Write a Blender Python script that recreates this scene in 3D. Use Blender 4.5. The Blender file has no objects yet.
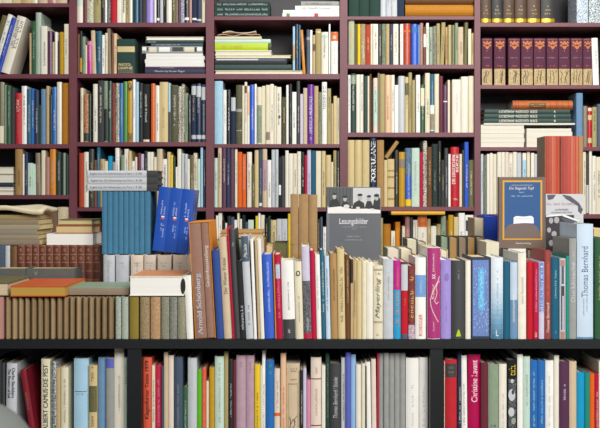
import bpy, math, random
from mathutils import Matrix, Vector, noise

random.seed(11)
S = bpy.context.scene
COL = S.collection
F = 1050.0            # focal length in pixels of the 600 px wide frame
ZC = 1.55             # camera height, metres
HY = 195.0            # horizon row
DR = 4.20             # front plane of the wall bookcase
DF = 2.40             # front plane of the low bookcase
def X(px, D): return (px - 300.0) * D / F
def Z(py, D): return ZC + (HY - py) * D / F

# ------------------------------------------------------------------ colours
PAL = {
 'cream':('e0d8bc','cream'),'ivory':('e8e3d3','ivory'),'white':('efeee8','white'),'straw':('d2be8a','straw coloured'),
 'tan':('c0a678','tan'),'kraft':('a98450','brown paper coloured'),'beige':('cdb99a','beige'),'khaki':('a89b6a','khaki'),
 'olive':('66623a','olive'),'mustard':('c0951c','mustard'),'ochre':('b3761c','ochre'),'yellow':('e6c41c','yellow'),
 'amber':('d4861e','amber'),'orange':('de6420','orange'),'brick':('ae4228','brick red'),'red':('bd1c2a','red'),
 'crimson':('b5163e','crimson'),'maroon':('672030','maroon'),'burgundy':('6d3040','burgundy'),'plum':('583450','plum'),
 'magenta':('bd2a8a','magenta'),'pink':('d488a6','pink'),'peach':('e6bd98','peach'),'salmon':('d8573c','salmon red'),
 'rose':('ae7e76','dusty rose'),'mauve':('b395a4','mauve'),'lilac':('9d8ad0','lilac'),'lavender':('c8c4da','lavender'),
 'purple':('672a90','purple'),'royal':('1f46b4','royal blue'),'blue':('2c6cb4','blue'),'sky':('a6cde2','light blue'),
 'teal':('1e5e78','teal'),'steel':('6b90b4','steel blue'),'navy':('1f2e48','navy'),'slate':('46566a','slate blue'),
 'gray':('979996','grey'),'silver':('c0c5ca','pale grey'),'taupe':('8a7a66','taupe'),'charcoal':('3a3c3d','charcoal'),
 'black':('1b1f21','black'),'dkgreen':('223f39','dark green'),'forest':('2e5a3a','forest green'),'green':('4b8a38','green'),
 'grass':('57b01e','grass green'),'lime':('b3cb10','lime'),'mint':('c2dacb','mint'),'sage':('889a82','sage'),
 'brown':('6c4829','brown'),'cyan':('1a98c8','cyan'),'violet':('5560b8','violet blue'),'leather':('7c4634','reddish brown'),
 'cobalt':('2f5cc8','cobalt blue'),'gold':('d8b060','gilt'),'jade':('1f8a7a','jade green'),'wood':('a4845a','wood brown'),
 'paleblue':('c3d6e6','pale blue'),'shell':('e2d3c2','shell pink'),
}
def lin(hx):
    out = []
    for i in (0, 2, 4):
        c = int(hx[i:i+2], 16) / 255.0
        out.append(c / 12.92 if c <= 0.04045 else ((c + 0.055) / 1.055) ** 2.4)
    return out
def hexof(c): return PAL[c][0] if c in PAL else c
EXTRA = {'943c38':'brick red','b4b898':'pale green','a8b8a8':'pale green','4a3420':'dark brown','26292a':'charcoal','572a40':'burgundy','1f3f36':'dark green','aab4a6':'pale speckled grey','a08a68':'speckled tan','a68058':'speckled brown','8e8e7a':'speckled grey','84806a':'speckled grey brown','8a8a80':'speckled stone grey','2c4a90':'dark blue'}
def word(c): return PAL[c][1] if c in PAL else EXTRA.get(c, c)

MATS = {}
def mat(c, fin='paper', c2=None):
    key = (c, fin, c2)
    if key in MATS: return MATS[key]
    rgb = lin(hexof(c))
    m = bpy.data.materials.new('%s_%s' % (fin, c)); m.use_nodes = True
    nt = m.node_tree; N = nt.nodes; L = nt.links
    bs = N['Principled BSDF']
    rough = {'paper':.55,'gloss':.3,'cloth':.85,'leather':.5,'marb':.7,'page':.9,'paint':.45,'ink':.6,'matte':.8,'foil':.3}[fin]
    bs.inputs['Roughness'].default_value = rough
    tc = N.new('ShaderNodeTexCoord')
    oi = N.new('ShaderNodeObjectInfo')
    if fin == 'ink':
        bs.inputs['Base Color'].default_value = (*rgb, 1)
        MATS[key] = m; return m
    if fin == 'foil':
        bs.inputs['Metallic'].default_value = .5
    mp = N.new('ShaderNodeVectorMath'); mp.operation = 'ADD'
    L.new(tc.outputs['Object'], mp.inputs[0])
    cmb = N.new('ShaderNodeCombineXYZ')
    ml = N.new('ShaderNodeMath'); ml.operation = 'MULTIPLY'; ml.inputs[1].default_value = 37.0
    L.new(oi.outputs['Random'], ml.inputs[0])
    L.new(ml.outputs[0], cmb.inputs[0]); L.new(ml.outputs[0], cmb.inputs[2])
    L.new(cmb.outputs[0], mp.inputs[1])
    nz = N.new('ShaderNodeTexNoise'); nz.inputs['Detail'].default_value = 4
    rp = N.new('ShaderNodeMix'); rp.data_type = 'RGBA'
    A, B, FAC, OUT = rp.inputs[6], rp.inputs[7], rp.inputs[0], rp.outputs[2]
    if fin == 'marb':
        nz.inputs['Scale'].default_value = 330
        A.default_value = (*rgb, 1); B.default_value = (*lin(hexof(c2)), 1)
        cr = N.new('ShaderNodeMapRange'); cr.inputs[1].default_value = .47; cr.inputs[2].default_value = .55
        L.new(nz.outputs['Fac'], cr.inputs[0]); L.new(cr.outputs[0], FAC)
    elif fin == 'page':
        # thin leaf lines across the thickness of the page block
        sp = N.new('ShaderNodeSeparateXYZ'); L.new(tc.outputs['Object'], sp.inputs[0])
        c3 = N.new('ShaderNodeCombineXYZ')
        m1 = N.new('ShaderNodeMath'); m1.operation = 'MULTIPLY'; m1.inputs[1].default_value = 900
        L.new(sp.outputs['X'], m1.inputs[0]); L.new(m1.outputs[0], c3.inputs[0])
        L.new(ml.outputs[0], c3.inputs[1])
        nz.inputs['Scale'].default_value = 1.0; nz.inputs['Detail'].default_value = 2
        L.new(c3.outputs[0], nz.inputs['Vector'])
        A.default_value = (*[v * .8 for v in rgb], 1); B.default_value = (*[min(1, v * 1.12) for v in rgb], 1)
        L.new(nz.outputs['Fac'], FAC)
    else:
        nz.inputs['Scale'].default_value = {'cloth':60,'leather':45,'paint':9}.get(fin, 26)
        k = {'leather':.34,'cloth':.16,'paint':.22}.get(fin, .1)
        A.default_value = (*[v * (1 - k) for v in rgb], 1); B.default_value = (*[min(1, v * (1 + k)) for v in rgb], 1)
        L.new(nz.outputs['Fac'], FAC)
    if fin not in ('marb', 'page'):
        L.new(mp.outputs[0], nz.inputs['Vector'])
    elif fin == 'marb':
        L.new(mp.outputs[0], nz.inputs['Vector'])
    L.new(OUT, bs.inputs['Base Color'])
    if fin in ('leather', 'cloth', 'paint'):
        bp = N.new('ShaderNodeBump'); bp.inputs['Strength'].default_value = .25; bp.inputs['Distance'].default_value = .001
        n2 = N.new('ShaderNodeTexNoise'); n2.inputs['Scale'].default_value = {'leather':400,'cloth':1500,'paint':60}[fin]
        L.new(tc.outputs['Object'], n2.inputs['Vector'])
        L.new(n2.outputs['Fac'], bp.inputs['Height']); L.new(bp.outputs[0], bs.inputs['Normal'])
    MATS[key] = m
    return m

# ------------------------------------------------------------------ mesh helpers
class MB:
    def __init__(s): s.v = []; s.f = []
    def box(s, x0, x1, y0, y1, z0, z1):
        b = len(s.v)
        s.v += [(x, y, z) for z in (z0, z1) for y in (y0, y1) for x in (x0, x1)]
        for q in ((0,2,3,1),(4,5,7,6),(0,1,5,4),(2,6,7,3),(0,4,6,2),(1,3,7,5)): s.f.append(tuple(b + i for i in q))
    def quad(s, a, b, c, d):
        i = len(s.v); s.v += [a, b, c, d]; s.f.append((i, i+1, i+2, i+3))
    def poly(s, pts):
        i = len(s.v); s.v += pts; s.f.append(tuple(range(i, i + len(pts))))
    def add(s, vs, fs):
        i = len(s.v); s.v += vs; s.f += [tuple(i + k for k in f) for f in fs]
    def build(s, name, m, parent=None, smooth=False):
        me = bpy.data.meshes.new(name); me.from_pydata(s.v, [], s.f); me.update()
        if smooth:
            for p in me.polygons: p.use_smooth = True
        me.materials.append(m)
        o = bpy.data.objects.new(name, me); COL.objects.link(o)
        if parent: o.parent = parent
        return o
def lathe(mb, prof, n=32, cx=0, cy=0):
    b = len(mb.v)
    for r, z in prof:
        for i in range(n):
            a = 2 * math.pi * i / n; mb.v.append((cx + r * math.cos(a), cy + r * math.sin(a), z))
    for j in range(len(prof) - 1):
        for i in range(n):
            k = (i + 1) % n
            mb.f.append((b + j*n + i, b + j*n + k, b + (j+1)*n + k, b + (j+1)*n + i))

FONT = {}
def glyphs(s, bold=.012, shear=0.0):
    key = (s, bold, shear)
    if key in FONT: return FONT[key]
    cu = bpy.data.curves.new('lettering', 'FONT'); cu.body = s; cu.size = 1; cu.offset = 0; cu.shear = shear
    cu.resolution_u = 3
    ob = bpy.data.objects.new('lettering', cu); COL.objects.link(ob)
    bpy.context.view_layer.update()
    me = bpy.data.meshes.new_from_object(ob.evaluated_get(bpy.context.evaluated_depsgraph_get()))
    vs = [(v.co.x, v.co.y) for v in me.vertices]; fs = [tuple(p.vertices) for p in me.polygons]
    bpy.data.objects.remove(ob); bpy.data.curves.remove(cu); bpy.data.meshes.remove(me)
    x0 = min(v[0] for v in vs); x1 = max(v[0] for v in vs); y0 = min(v[1] for v in vs); y1 = max(v[1] for v in vs)
    if bold > .014:      # heavier strokes: the outline laid down again a little to the side
        m_ = len(vs); fs = fs + [tuple(i + m_ for i in f) for f in fs]; vs = vs + [(x + bold * 1.6, y) for x, y in vs]; x1 += bold * 1.6
    FONT[key] = ([((x - x0) / (x1 - x0), (y - y0) / (y1 - y0)) for x, y in vs], fs)
    return FONT[key]
def scribble(n):
    """an illegible run of small letter strokes in the unit square, as blurred titles look"""
    mb_v, mb_f = [], []
    def r(x0, x1, y0, y1):
        i = len(mb_v); mb_v.extend([(x0,y0),(x1,y0),(x1,y1),(x0,y1)]); mb_f.append((i,i+1,i+2,i+3))
    w = 1.0 / n
    for k in range(n):
        if random.random() < .13: continue
        x = k * w; t = random.choice('abcde'); hi = 1.0 if random.random() < .3 else .68
        r(x + .1*w, x + .27*w, 0, hi)
        if t in 'abd': r(x + .62*w, x + .79*w, 0, .68)
        if t in 'abc': r(x + .27*w, x + .79*w, .54, .68)
        if t in 'cde': r(x + .27*w, x + .79*w, 0, .14)
    return mb_v, mb_f

# ------------------------------------------------------------------ books
class Book:
    def __init__(s, w, h, d, col, fin='paper', hard=True, page='ivory', rnd=None, c2=None, name=None, pinset=None):
        s.w, s.h, s.d = w, h, d
        s.hard = hard
        s.bul = (min(.0045, w * .16) if hard else min(.0009, w * .08)) if rnd is None else rnd
        t = (.0022 if hard else .0007); t = min(t, w * .18)
        s.t = t
        s.name = name or ('paperback_book' if not hard else {'cloth':'cloth_bound_book','leather':'leather_bound_book','gloss':'jacketed_book','marb':'patterned_book'}.get(fin, 'hardcover_book'))
        r = bpy.data.objects.new(s.name, None); COL.objects.link(r); r.empty_display_size = .02
        s.root = r
        n = 6
        cur = [(w/2 - w * i / n) for i in range(n + 1)]
        out = [(w/2, d)] + [(x, s.yf(x)) for x in cur] + [(-w/2, d)]
        k = (w/2 - t) / (w/2)
        inn = [(w/2 - t, d)] + [(x * k, s.yf(x) + t) for x in cur] + [(-w/2 + t, d)]
        mb = MB(); m = len(out)
        mb.v = [(x, y, 0) for x, y in out] + [(x, y, h) for x, y in out] + [(x, y, 0) for x, y in inn] + [(x, y, h) for x, y in inn]
        for i in range(m - 1):
            mb.f.append((i + 1, i, m + i, m + i + 1))
            mb.f.append((2*m + i, 2*m + i + 1, 3*m + i + 1, 3*m + i))
            mb.f.append((m + i + 1, m + i, 3*m + i, 3*m + i + 1))
            mb.f.append((i, i + 1, 2*m + i + 1, 2*m + i))
        mb.f.append((0, 2*m, 3*m, m)); mb.f.append((m - 1, 2*m - 1, 4*m - 1, 3*m - 1))
        s.cover = mb.build('cover', mat(col, fin, c2), r)
        e = (.003 if hard else .0004) if pinset is None else pinset
        e = min(e, d * .1)
        pb = MB(); pb.box(-w/2 + t*1.02, w/2 - t*1.02, s.bul + t * 1.05, d - e, e, h - e)
        pb.build('page_block', mat(page, 'page'), r)
    def yf(s, x): return s.bul * (2 * x / s.w) ** 2
    def strip(s, z0, z1, col, name='spine_label', xa=-.97, xb=.97, fin='paper', off=.0004, c2=None, n=6, lab=None):
        mb = MB(); xs = [s.w/2 * (xa + (xb - xa) * i / n) for i in range(n + 1)]
        b = [(x, s.yf(x) - off, z) for z in (z0, z1) for x in xs]
        mb.v = b
        for i in range(n): mb.f.append((i, i + 1, n + 1 + i + 1, n + 1 + i))
        o = mb.build(name, mat(col, fin, c2), s.cover)
        if lab: o['label'] = lab
        return o
    def put(s, vf, z0, z1, across, col, dir='up', xc=0.0, off=.0007, name='title_lettering', fin='ink'):
        """lay unit-square lettering along the spine between heights z0..z1"""
        vs, fs = vf
        out = []
        for gx, gy in vs:
            if dir == 'up': x, z = xc - (gy - .5) * across, z0 + gx * (z1 - z0)
            elif dir == 'down': x, z = xc + (gy - .5) * across, z1 - gx * (z1 - z0)
            else: x, z = xc + (gx - .5) * across, z0 + gy * (z1 - z0)
            out.append((x, s.yf(x) - off, z))
        mb = MB(); mb.add(out, fs)
        return mb.build(name, mat(col, fin), s.cover)
    def onfront(s, polys, col, name, off=.0005, fin='ink'):
        """flat pieces on the front cover; u runs from spine to fore edge, v from bottom to top"""
        mb = MB()
        for p in polys: mb.poly([(s.w/2 + off, u, v) for u, v in p])
        return mb.build(name, mat(col, fin), s.cover)
    def fronttext(s, vf, u0, u1, v0, v1, col, name='title_lettering', off=.0009):
        vs, fs = vf; mb = MB()
        mb.add([(s.w/2 + off, u0 + gx * (u1 - u0), v0 + gy * (v1 - v0)) for gx, gy in vs], fs)
        return mb.build(name, mat(col, 'ink'), s.cover)
    def at(s, M): s.root.matrix_world = M
    def tag(s, label, cat='book', group=None):
        s.root['label'] = label; s.root['category'] = cat
        if group: s.root['group'] = group

def M4(cols, loc):
    m = Matrix.Identity(4)
    for j, c in enumerate(cols):
        for i in range(3): m[i][j] = c[i]
    for i in range(3): m[i][3] = loc[i]
    return m
AX = dict(stand=((1,0,0),(0,1,0),(0,0,1)), flat=((0,0,-1),(0,1,0),(1,0,0)),
          flatback=((0,0,-1),(0,-1,0),(-1,0,0)), standback=((-1,0,0),(0,-1,0),(0,0,1)),
          head=((0,0,1),(-1,0,0),(0,-1,0)), cover=((0,-1,0),(1,0,0),(0,0,1)))

LIGHT = {'cream','ivory','white','straw','tan','beige','khaki','yellow','peach','sky','silver','mint','lavender','lime','paleblue','shell','pink','kraft','mauve','gray','sage'}
USED = {}
NAMED = {}
ROWS = []
def lean_matrix(px_mid_bottom, D, w, lean, zb):
    # lowest corner rests on the board
    s, c = math.sin(lean), math.cos(lean)
    lift = abs(s) * w / 2
    return M4(((c,0,-s),(0,1,0),(s,0,c)), (X(px_mid_bottom, D), D, zb + lift))

def row(D, yb, spec, where, dep=(.12,.17), group=None, zb=None, jit=(.004,.014), mode='stand', faux=.62, gap=.10, setname=None):
    """one row of books; every entry: x0 x1 top colour [options], in photograph pixels measured at distance D"""
    base = (Z(yb, D) if zb is None else zb) + .0003
    out = []
    for ent in [e.strip() for e in spec.strip().split('\n') if e.strip()]:
        tk = ent.split()
        x0, x1, top, col = float(tk[0]), float(tk[1]), float(tk[2]), tk[3]
        o = dict(lean=0, hard=None, fin=None, c2=None, bands=[], txt=None, id=None, page=None, d=None, rnd=None, lab=None, ang=None)
        for t in tk[4:]:
            if t[0] == 'l' and t[1:].replace('-','').replace('.','').isdigit(): o['lean'] = float(t[1:])
            elif t[0] == 'a' and t[1:].replace('-','').replace('.','').isdigit(): o['ang'] = float(t[1:])
            elif t == 'h': o['hard'] = True
            elif t == 'p': o['hard'] = False
            elif t in ('cloth','leather','gloss','matte'): o['fin'] = t
            elif t.startswith('marb:'): o['fin'] = 'marb'; o['c2'] = t[5:]
            elif t.startswith('L:'):
                a = t[2:].split(','); o['bands'].append((float(a[0]), float(a[1]), a[2]))
            elif t.startswith('t:'): o['txt'] = t[2:]
            elif t.startswith('n:'): o['id'] = t[2:]
            elif t.startswith('pg:'): o['page'] = t[3:]
            elif t.startswith('d:'): o['d'] = float(t[2:])
            elif t.startswith('r:'): o['rnd'] = float(t[2:])
        Dj = D + random.uniform(*jit)
        k = Dj / F
        h = Z(top, Dj) - base
        ln = math.radians(o['ang']) if o['ang'] is not None else (math.atan2(o['lean'] * k, h) if o['lean'] else 0.0)
        w = max(.002, (x1 - x0 - gap) * k * math.cos(ln) - abs(math.sin(ln)) * .0004)
        if ln: h /= math.cos(ln)
        if o['hard'] is None:
            o['hard'] = not (col in ('cream','ivory','white','straw','mint','silver','lavender','sky') and random.random() < .7) and w > .006
        d = o['d'] or max(.09, min(random.uniform(*dep), h * .8))
        fin = o['fin'] or ('paper' if not o['hard'] else random.choice(['paper','paper','cloth','gloss']))
        nm = setname
        b = Book(w, h, d, col, fin, o['hard'], o['page'] or random.choice(['ivory','cream','ivory','beige']), o['rnd'], o['c2'], nm)
        
        if mode == 'stand':
            b.at(lean_matrix((x0 + x1) / 2, Dj, w, ln, base))
        else:   # fore edge towards the camera
            b.at(M4(AX['standback'], (X((x0 + x1) / 2, Dj), Dj + d, base)))
        for a, c, bc in o['bands']:
            b.strip(Z(c, Dj) - base, Z(a, Dj) - base, bc)
        if mode == 'stand' and o['txt'] != 'none' and (o['txt'] or random.random() < faux) and w * F / Dj > 2.3:
            tc = o['txt'] or ('charcoal' if col in LIGHT else random.choice(['ivory','silver','straw']))
            ln_ = random.uniform(.3, .62); zc = random.uniform(.32 + ln_/8, .68)
            z0, z1 = max(.06, zc - ln_/2) * h, min(.94, zc + ln_/2) * h
            ac = min(w * .36, 2.2 * k)
            b.put(scribble(int((z1 - z0) / (ac * .62)) + 2), z0, z1, ac, tc, random.choice(['up','up','down']))
        b.px = (x0, x1, top); b.col = col; b.D = Dj; b.base = base; b.bands = o['bands']; b.lean = ln
        b.mode = mode
        out.append(b)
        if o['id']: NAMED[o['id']] = b
    ROWS.append((out, where, group))
    return out
def T(id, s, y0, y1, across, col, dir='up', xc=0.0, bold=.012, shear=0.0, name='title_lettering'):
    """lettering on a named book: photo rows y0 (top) to y1 (bottom), size across the spine in pixels"""
    b = NAMED[id]; k = b.D / F
    return b.put(glyphs(s, bold, shear) if isinstance(s, str) else s, Z(y1, b.D) - b.base, Z(y0, b.D) - b.base, across * k, col, dir, xc * k, name=name)

# ------------------------------------------------------------------ setting
def struct(name, mb, m):
    o = mb.build(name, m); o['kind'] = 'structure'; return o
f = MB(); f.box(-3.2, 3.2, -1.6, DR + .4, -.05, 0); struct('floor', f, mat('6a5a4a', 'paint'))
f = MB(); f.box(-3.2, 3.2, DR + .34, DR + .42, 0, 3.4); struct('wall_back', f, mat('b8b0a4', 'paint'))

def thing(name, label, cat, loc=(0,0,0), group=None):
    o = bpy.data.objects.new(name, None); COL.objects.link(o); o.location = loc; o.empty_display_size = .1
    o['label'] = label; o['category'] = cat
    if group: o['group'] = group
    return o

# ---- tall wall bookcase, five bays
PAINT = mat('6c3842', 'paint'); BACK = mat('211b24', 'paint')
bc = thing('wall_bookcase', 'tall burgundy painted wooden bookcase of five bays filling the back wall', 'bookcase', (0, DR, 0))
def bpart(name, x0, x1, y0, y1, z0, z1, m):
    mb = MB(); mb.box(x0, x1, y0 - DR, y1 - DR, z0, z1); return mb.build(name, m, bc)
UP = [(-66,-58),(69.2,76.8),(206,214),(340,347.5),(474.5,480.3),(610,618)]
ZT = Z(-62, DR)
for a, b in UP: bpart('upright', X(a, DR), X(b, DR), DR, DR + .30, 0, ZT, PAINT)
bpart('back_panel', X(-66, DR), X(618, DR), DR + .302, DR + .316, 0, ZT, BACK)
bpart('top_board', X(-68, DR), X(620, DR), DR - .01, DR + .316, ZT + .001, ZT + .026, PAINT)
SH = [[(3,6.8),(74,78.3),(144,148.2),(195,199),(262,266)],
      [(22.5,26.8),(73.6,77.8),(142,146.2),(207.5,211.2),(270.5,275)],
      [(16.3,19.8),(73.8,79),(144,147.6),(207.5,211.4),(270.5,275)],
      [(16.3,19.4),(64.5,68.5),(132.5,136.8),(206.8,210.8),(270.5,275)],
      [(22.7,26.5),(85,88.6),(147,150.6),(214.2,218.4),(275.5,280)]]
for i, sh in enumerate(SH):
    for a, b in sh + [(340,344),(410,414),(490,494),(560,566)]:
        bpart('shelf', X(UP[i][1], DR) + .0005, X(UP[i+1][0], DR) - .0005, DR + .003, DR + .30, Z(b, DR), Z(a, DR), PAINT)

# ---- low double sided bookcase in front
DARK = mat('0b1013', 'paint')
lb = thing('low_bookcase', 'low black double-sided bookcase standing in front with books on its top', 'bookcase', (0, DF, 0))
def lpart(name, x0, x1, y0, y1, z0, z1):
    mb = MB(); mb.box(x0, x1, y0 - DF, y1 - DF, z0, z1); return mb.build(name, DARK, lb)
LX0, LX1 = X(-176, DF), X(746, DF)
LT = Z(339.6, DF)
lpart('top_board', LX0, LX1, DF, DF + .66, Z(348.6, DF), LT)
zb2 = Z(462, DF)
for a, b in ((-176,-162.5),(127.2,141),(430.4,443.2),(732.5,746)):
    lpart('upright', X(a, DF), X(b, DF), DF + .004, DF + .65, 0, Z(348.6, DF) - .0005)
for a, b in ((-162.5,127.2),(141,430.4),(443.2,732.5)):
    for z in (zb2, .50, .10):
        lpart('shelf', X(a, DF) + .0005, X(b, DF) - .0005, DF + .006, DF + .64, z - .02, z)
    lpart('centre_panel', X(a, DF) + .0005, X(b, DF) - .0005, DF + .325, DF + .335, .1005, Z(348.6, DF) - .001)

# ------------------------------------------------------------------ wall bookcase rows
J = dict(dep=(.13,.2))
row(DR, 3, '''
-8 2 -52 tan
2.2 12 -46 cream
12.2 20 -50 straw
20.2 31 -48 tan
31.2 38 -44 cream
38.2 47 -50 beige
47.2 56 -46 rose
56.2 67 -48 beige''', 'topmost shelf, far-left bay', **J)

row(DR, 74, '''
-15 -10 16 olive a16.4 h t:none
-9.6 -4.8 15 white a16.4 h n:lw
-4.4 -0.2 18.5 royal a16.4 h t:white
0.4 9.6 17.5 ivory a16.4 h n:lc
29.4 31.4 33 tan
31.6 35.4 21 forest
35.6 41 12.5 a8b8a8 h
41.2 47.2 26 ivory p
47.5 52 31 plum
52.2 54.5 42 tan
54.7 57.4 32 white h
57.6 59.3 41 black
59.5 64 32 mustard cloth
64.2 68.6 24 cream''', 'first full shelf, far-left bay', **J)

row(DR, 144, '''
-5 4 82 olive L:126,143,cream
4.2 6.6 85 sage h
6.8 10.4 85.5 forest
10.6 15 88 charcoal
15.3 21.2 93 red t:none n:red1
21.5 26.6 86 white h
26.8 30.8 89 teal
31 34.2 88.5 blue
34.4 38.4 90 navy
38.6 40.8 105 dkgreen
41 46 89 steel cloth
46.2 49 86 tan
49.2 51.8 95 black
52 56.4 87 blue gloss
56.8 61.6 82 ivory
62 68.6 83 ochre cloth t:none''', 'second shelf, far-left bay', **J)

row(DR, 195, '''
15 22.4 149 kraft cloth
22.6 24.2 154 white
24.4 27.6 152 navy
27.8 32.4 163 mint p
32.6 36 164 mint p
36.3 41 153 taupe l-1
41.5 45.2 150.5 cream
45.4 49.4 157 rose
49.8 55.6 149 amber h gloss
56.3 60.8 152 dkgreen
61 63 153 black
63.2 65.4 153 sage
65.6 68.6 155 dkgreen''', 'third shelf, far-left bay', **J)

row(DR, 262, '''
57.6 68.6 207 cream marb:tan h
44 57 210 brown
30 43.6 208 tan''', 'shelf behind the paper stack, far-left bay', **J)

row(DR, 22.5, '''
77 82.8 -30 ivory h L:-20,6,mint
83 86.4 -33 maroon h
86.6 93.4 -28 cream marb:sage h
93.6 101 -34 khaki h cloth
101.2 104.6 -30 black
104.8 107 -28 white h
107.2 110.4 -31 gray marb:charcoal h
110.8 116.6 -36 red h cloth t:none
117.2 121.4 -32 ivory
121.6 125.4 -30 ivory h n:il
125.6 129 -28 khaki
129.2 132.4 -33 ivory
132.6 134.2 -27 black
134.4 138.4 -31 teal
138.6 142 -30 navy
142.2 146 -34 charcoal
146.4 153.6 -29 lilac h t:none
154.2 156.4 -30 white h
156.6 159.6 -33 black L:18,20.5,white
160 163 -28 silver
163.2 166.2 -31 black
166.5 171.6 -33 ivory
172 175.6 -30 olive
175.8 178 -28 taupe
178.2 180.4 -35 plum
180.6 184.2 -30 lavender marb:slate h
184.4 189 -32 black L:17.5,20,white
189.2 191.8 -30 rose h
192 196.6 -33 navy L:18,20,white
196.8 201.4 -31 navy L:19,21,silver
201.8 205.4 -30 cream h''', 'top shelf, second bay', **J)

row(DR, 73.6, '''
77.3 79.6 34 brown
79.8 82 31 black L:58,72,mustard
82.3 85.2 36.5 sage
85.4 87 45 cream
87.2 92 41 magenta h gloss L:41.5,45,pink
92.3 96.2 30.5 beige h t:none l-1.5
96.5 101.4 31 teal h
101.8 104.8 35 white h
105 107.6 33 cream
107.9 111.2 28.5 taupe l-1
111.4 113.4 33 brown
113.6 116.6 33.5 peach
117 135 39 dkgreen h cloth t:none n:photo d:.13 r:.002''', 'first full shelf, second bay', **J)

row(DR, 142, '''
80.4 83.2 88 cream t:charcoal h
84 88.6 94 brick h marb:tan L:133,141,dkgreen
88.8 91 94 dkgreen
93 97.6 84 ivory h t:charcoal
98 103.9 80.5 charcoal h
104.1 107.4 81 sage L:109,141,black
107.6 111.8 81 dkgreen
112 115.4 83 charcoal marb:brick h
115.6 119.2 83 cream marb:dkgreen h
119.5 123 83 blue
123.3 127.4 81.5 green h t:none
127.6 132.4 81 mustard h t:none n:must
132.6 135.4 79.5 white t:charcoal h
135.6 138.6 82 sky h
139 142.8 83 black t:white
143 149.4 84 black t:white L:139.5,141.8,cream
151 155 83.5 orange h gloss t:none
155.3 159.4 85.5 ivory h
159.6 168 82 straw h t:kraft
168.3 170.4 83 sky h L:112,142,charcoal
170.6 178 85 olive h marb:charcoal
178.4 181.4 86.5 ivory marb:charcoal h
181.6 184.4 84 cream marb:charcoal h
184.6 188 93 sage h
188.2 191 95 black t:white
191.4 196 84 navy L:86,95,silver L:135,139,silver
196.3 201 83.5 navy L:86,97,silver L:135,139,silver
201.3 205.6 84.5 navy L:87,100,silver L:135,139,silver''', 'second shelf, second bay', **J)

row(DR, 207.3, '''
79 83.6 153 brick cloth t:none
84 88.5 152 ivory
89 93.8 149 charcoal
94 96.6 160 brown
96.8 100 147 teal
100.2 104.4 159 tan
104.6 107.8 161 cream
108 112 156 cyan
112.2 115 162 gray
115.2 119.2 148 white h
121 124.2 155 sage
124.5 128.4 149 ivory
128.6 131.4 151 straw
131.6 134.6 161 white
134.8 137.2 157 cream
137.5 140.8 153 maroon
141 144 154 lavender
144.3 147.2 151 black
147.5 150 152 ivory
150.2 153.4 152 ivory
153.6 156.6 157 cream
156.9 162.4 149 beige h
162.6 167 159 white h n:wl t:charcoal
167.3 170.4 152 straw
170.6 173 155 yellow
173.2 175.4 157 dkgreen
175.6 177.2 167 white
177.4 181 149 ivory h
181.4 184.4 153.5 silver
184.6 187.5 154 silver h
187.7 190 159 ivory
190.3 193.2 155 olive
193.5 197 153 ivory marb:tan h
197.2 200.2 159 mint
200.5 203 147.5 sky h
203.2 205.6 150 navy''', 'third shelf, second bay', **J)

row(DR, 73.8, '''
302.8 305.6 30 amber h l-2.6
306.6 309.8 29.5 slate h L:37,40,gray
310.1 312.4 30 white
312.6 315.4 35 tan L:44,51,brown
315.7 321 29 khaki h L:31,33,straw
321.4 328.4 32 ivory h L:35,38,mint
328.8 330.4 24 white h
331 338 32 white h L:32.2,41,orange n:oran t:none''', 'first full shelf, middle bay', **J)
row(DR, 70.1, '''
292.8 295 26.5 sky h L:45,60,tan
295.3 298.6 24 navy h
298.8 300.6 25 teal h''', 'first full shelf, middle bay', jit=(.004,.006), dep=(.13,.16))

row(DR, 144, '''
214.5 222.8 81 sky h cloth t:none
223 226.4 90 white h t:gray
226.7 230.6 89.5 black t:white
231 235.6 97 navy L:97.5,111,silver
236 242 85 olive h marb:charcoal L:109,112,gray L:130,131,gray
242.3 244.4 85.5 cream
244.6 247 82 ivory h L:86,93,brown
247.2 249.6 86 ivory L:92,115,peach
250 254.4 84.5 cobalt t:white h gloss
254.6 256.6 84 white h
257 261.8 87 cream h L:105,143,sage n:cg t:none
262 265.8 86 cream
266 269.8 85 cream L:132,140,taupe
270 273.8 84 ivory
274 276.4 86 cream
276.6 281.2 87 ivory n:dot
281.6 286 97 olive marb:black h
286.3 288.6 85 white
288.8 292 84 black t:sage
292.2 296.4 92 white
296.7 300 81 charcoal
300.2 303 94 lavender
303.3 307.3 88 beige h
307.6 314 84.5 purple h gloss t:none n:purp
314.3 318.4 86 tan
318.6 321.8 92 sage h marb:olive
322 326.9 82 white h t:none n:wb
327.2 331 88.5 khaki
331.2 333.4 103.5 tan
333.6 337 96 straw
337.2 339.6 98 cream''', 'second shelf, middle bay', **J)

row(DR, 207.4, '''
214.4 217.8 158 mint h
218 221.6 147 beige h
222 226 148 plum
226.2 230 147 navy h t:silver
230.2 234.2 148 plum h
234.9 237.4 149 cream
237.6 242 152 orange h cloth
242.2 246 154 orange h cloth
247 251.8 152 ivory t:charcoal h
252 254.4 164 olive
254.6 258.6 150 straw h
259 262.2 149 slate L:203,206,white
262.5 267 149 beige h L:160,190,mauve
267.4 271.4 160 white h
271.6 275 149.5 silver t:gray h
275.2 278.4 149.5 silver t:gray h
278.6 281 157 black L:185,195,white
281.2 285 156 charcoal
285.3 288.6 150.5 ivory h
288.8 293 153.5 ivory
293.2 297 153.5 cream
297.3 301 151.5 ivory h
301.2 304.4 152 black
304.6 307 155 crimson
307.2 311 150 lavender t:purple h
311.3 315.6 150.5 teal h
316 321 151 cream
321.5 325.6 151 straw
326 331 155 straw h
331.2 333.2 162 cream
333.4 336.4 150.5 khaki
336.7 339.6 151 charcoal t:white''', 'third shelf, middle bay', **J)

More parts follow.
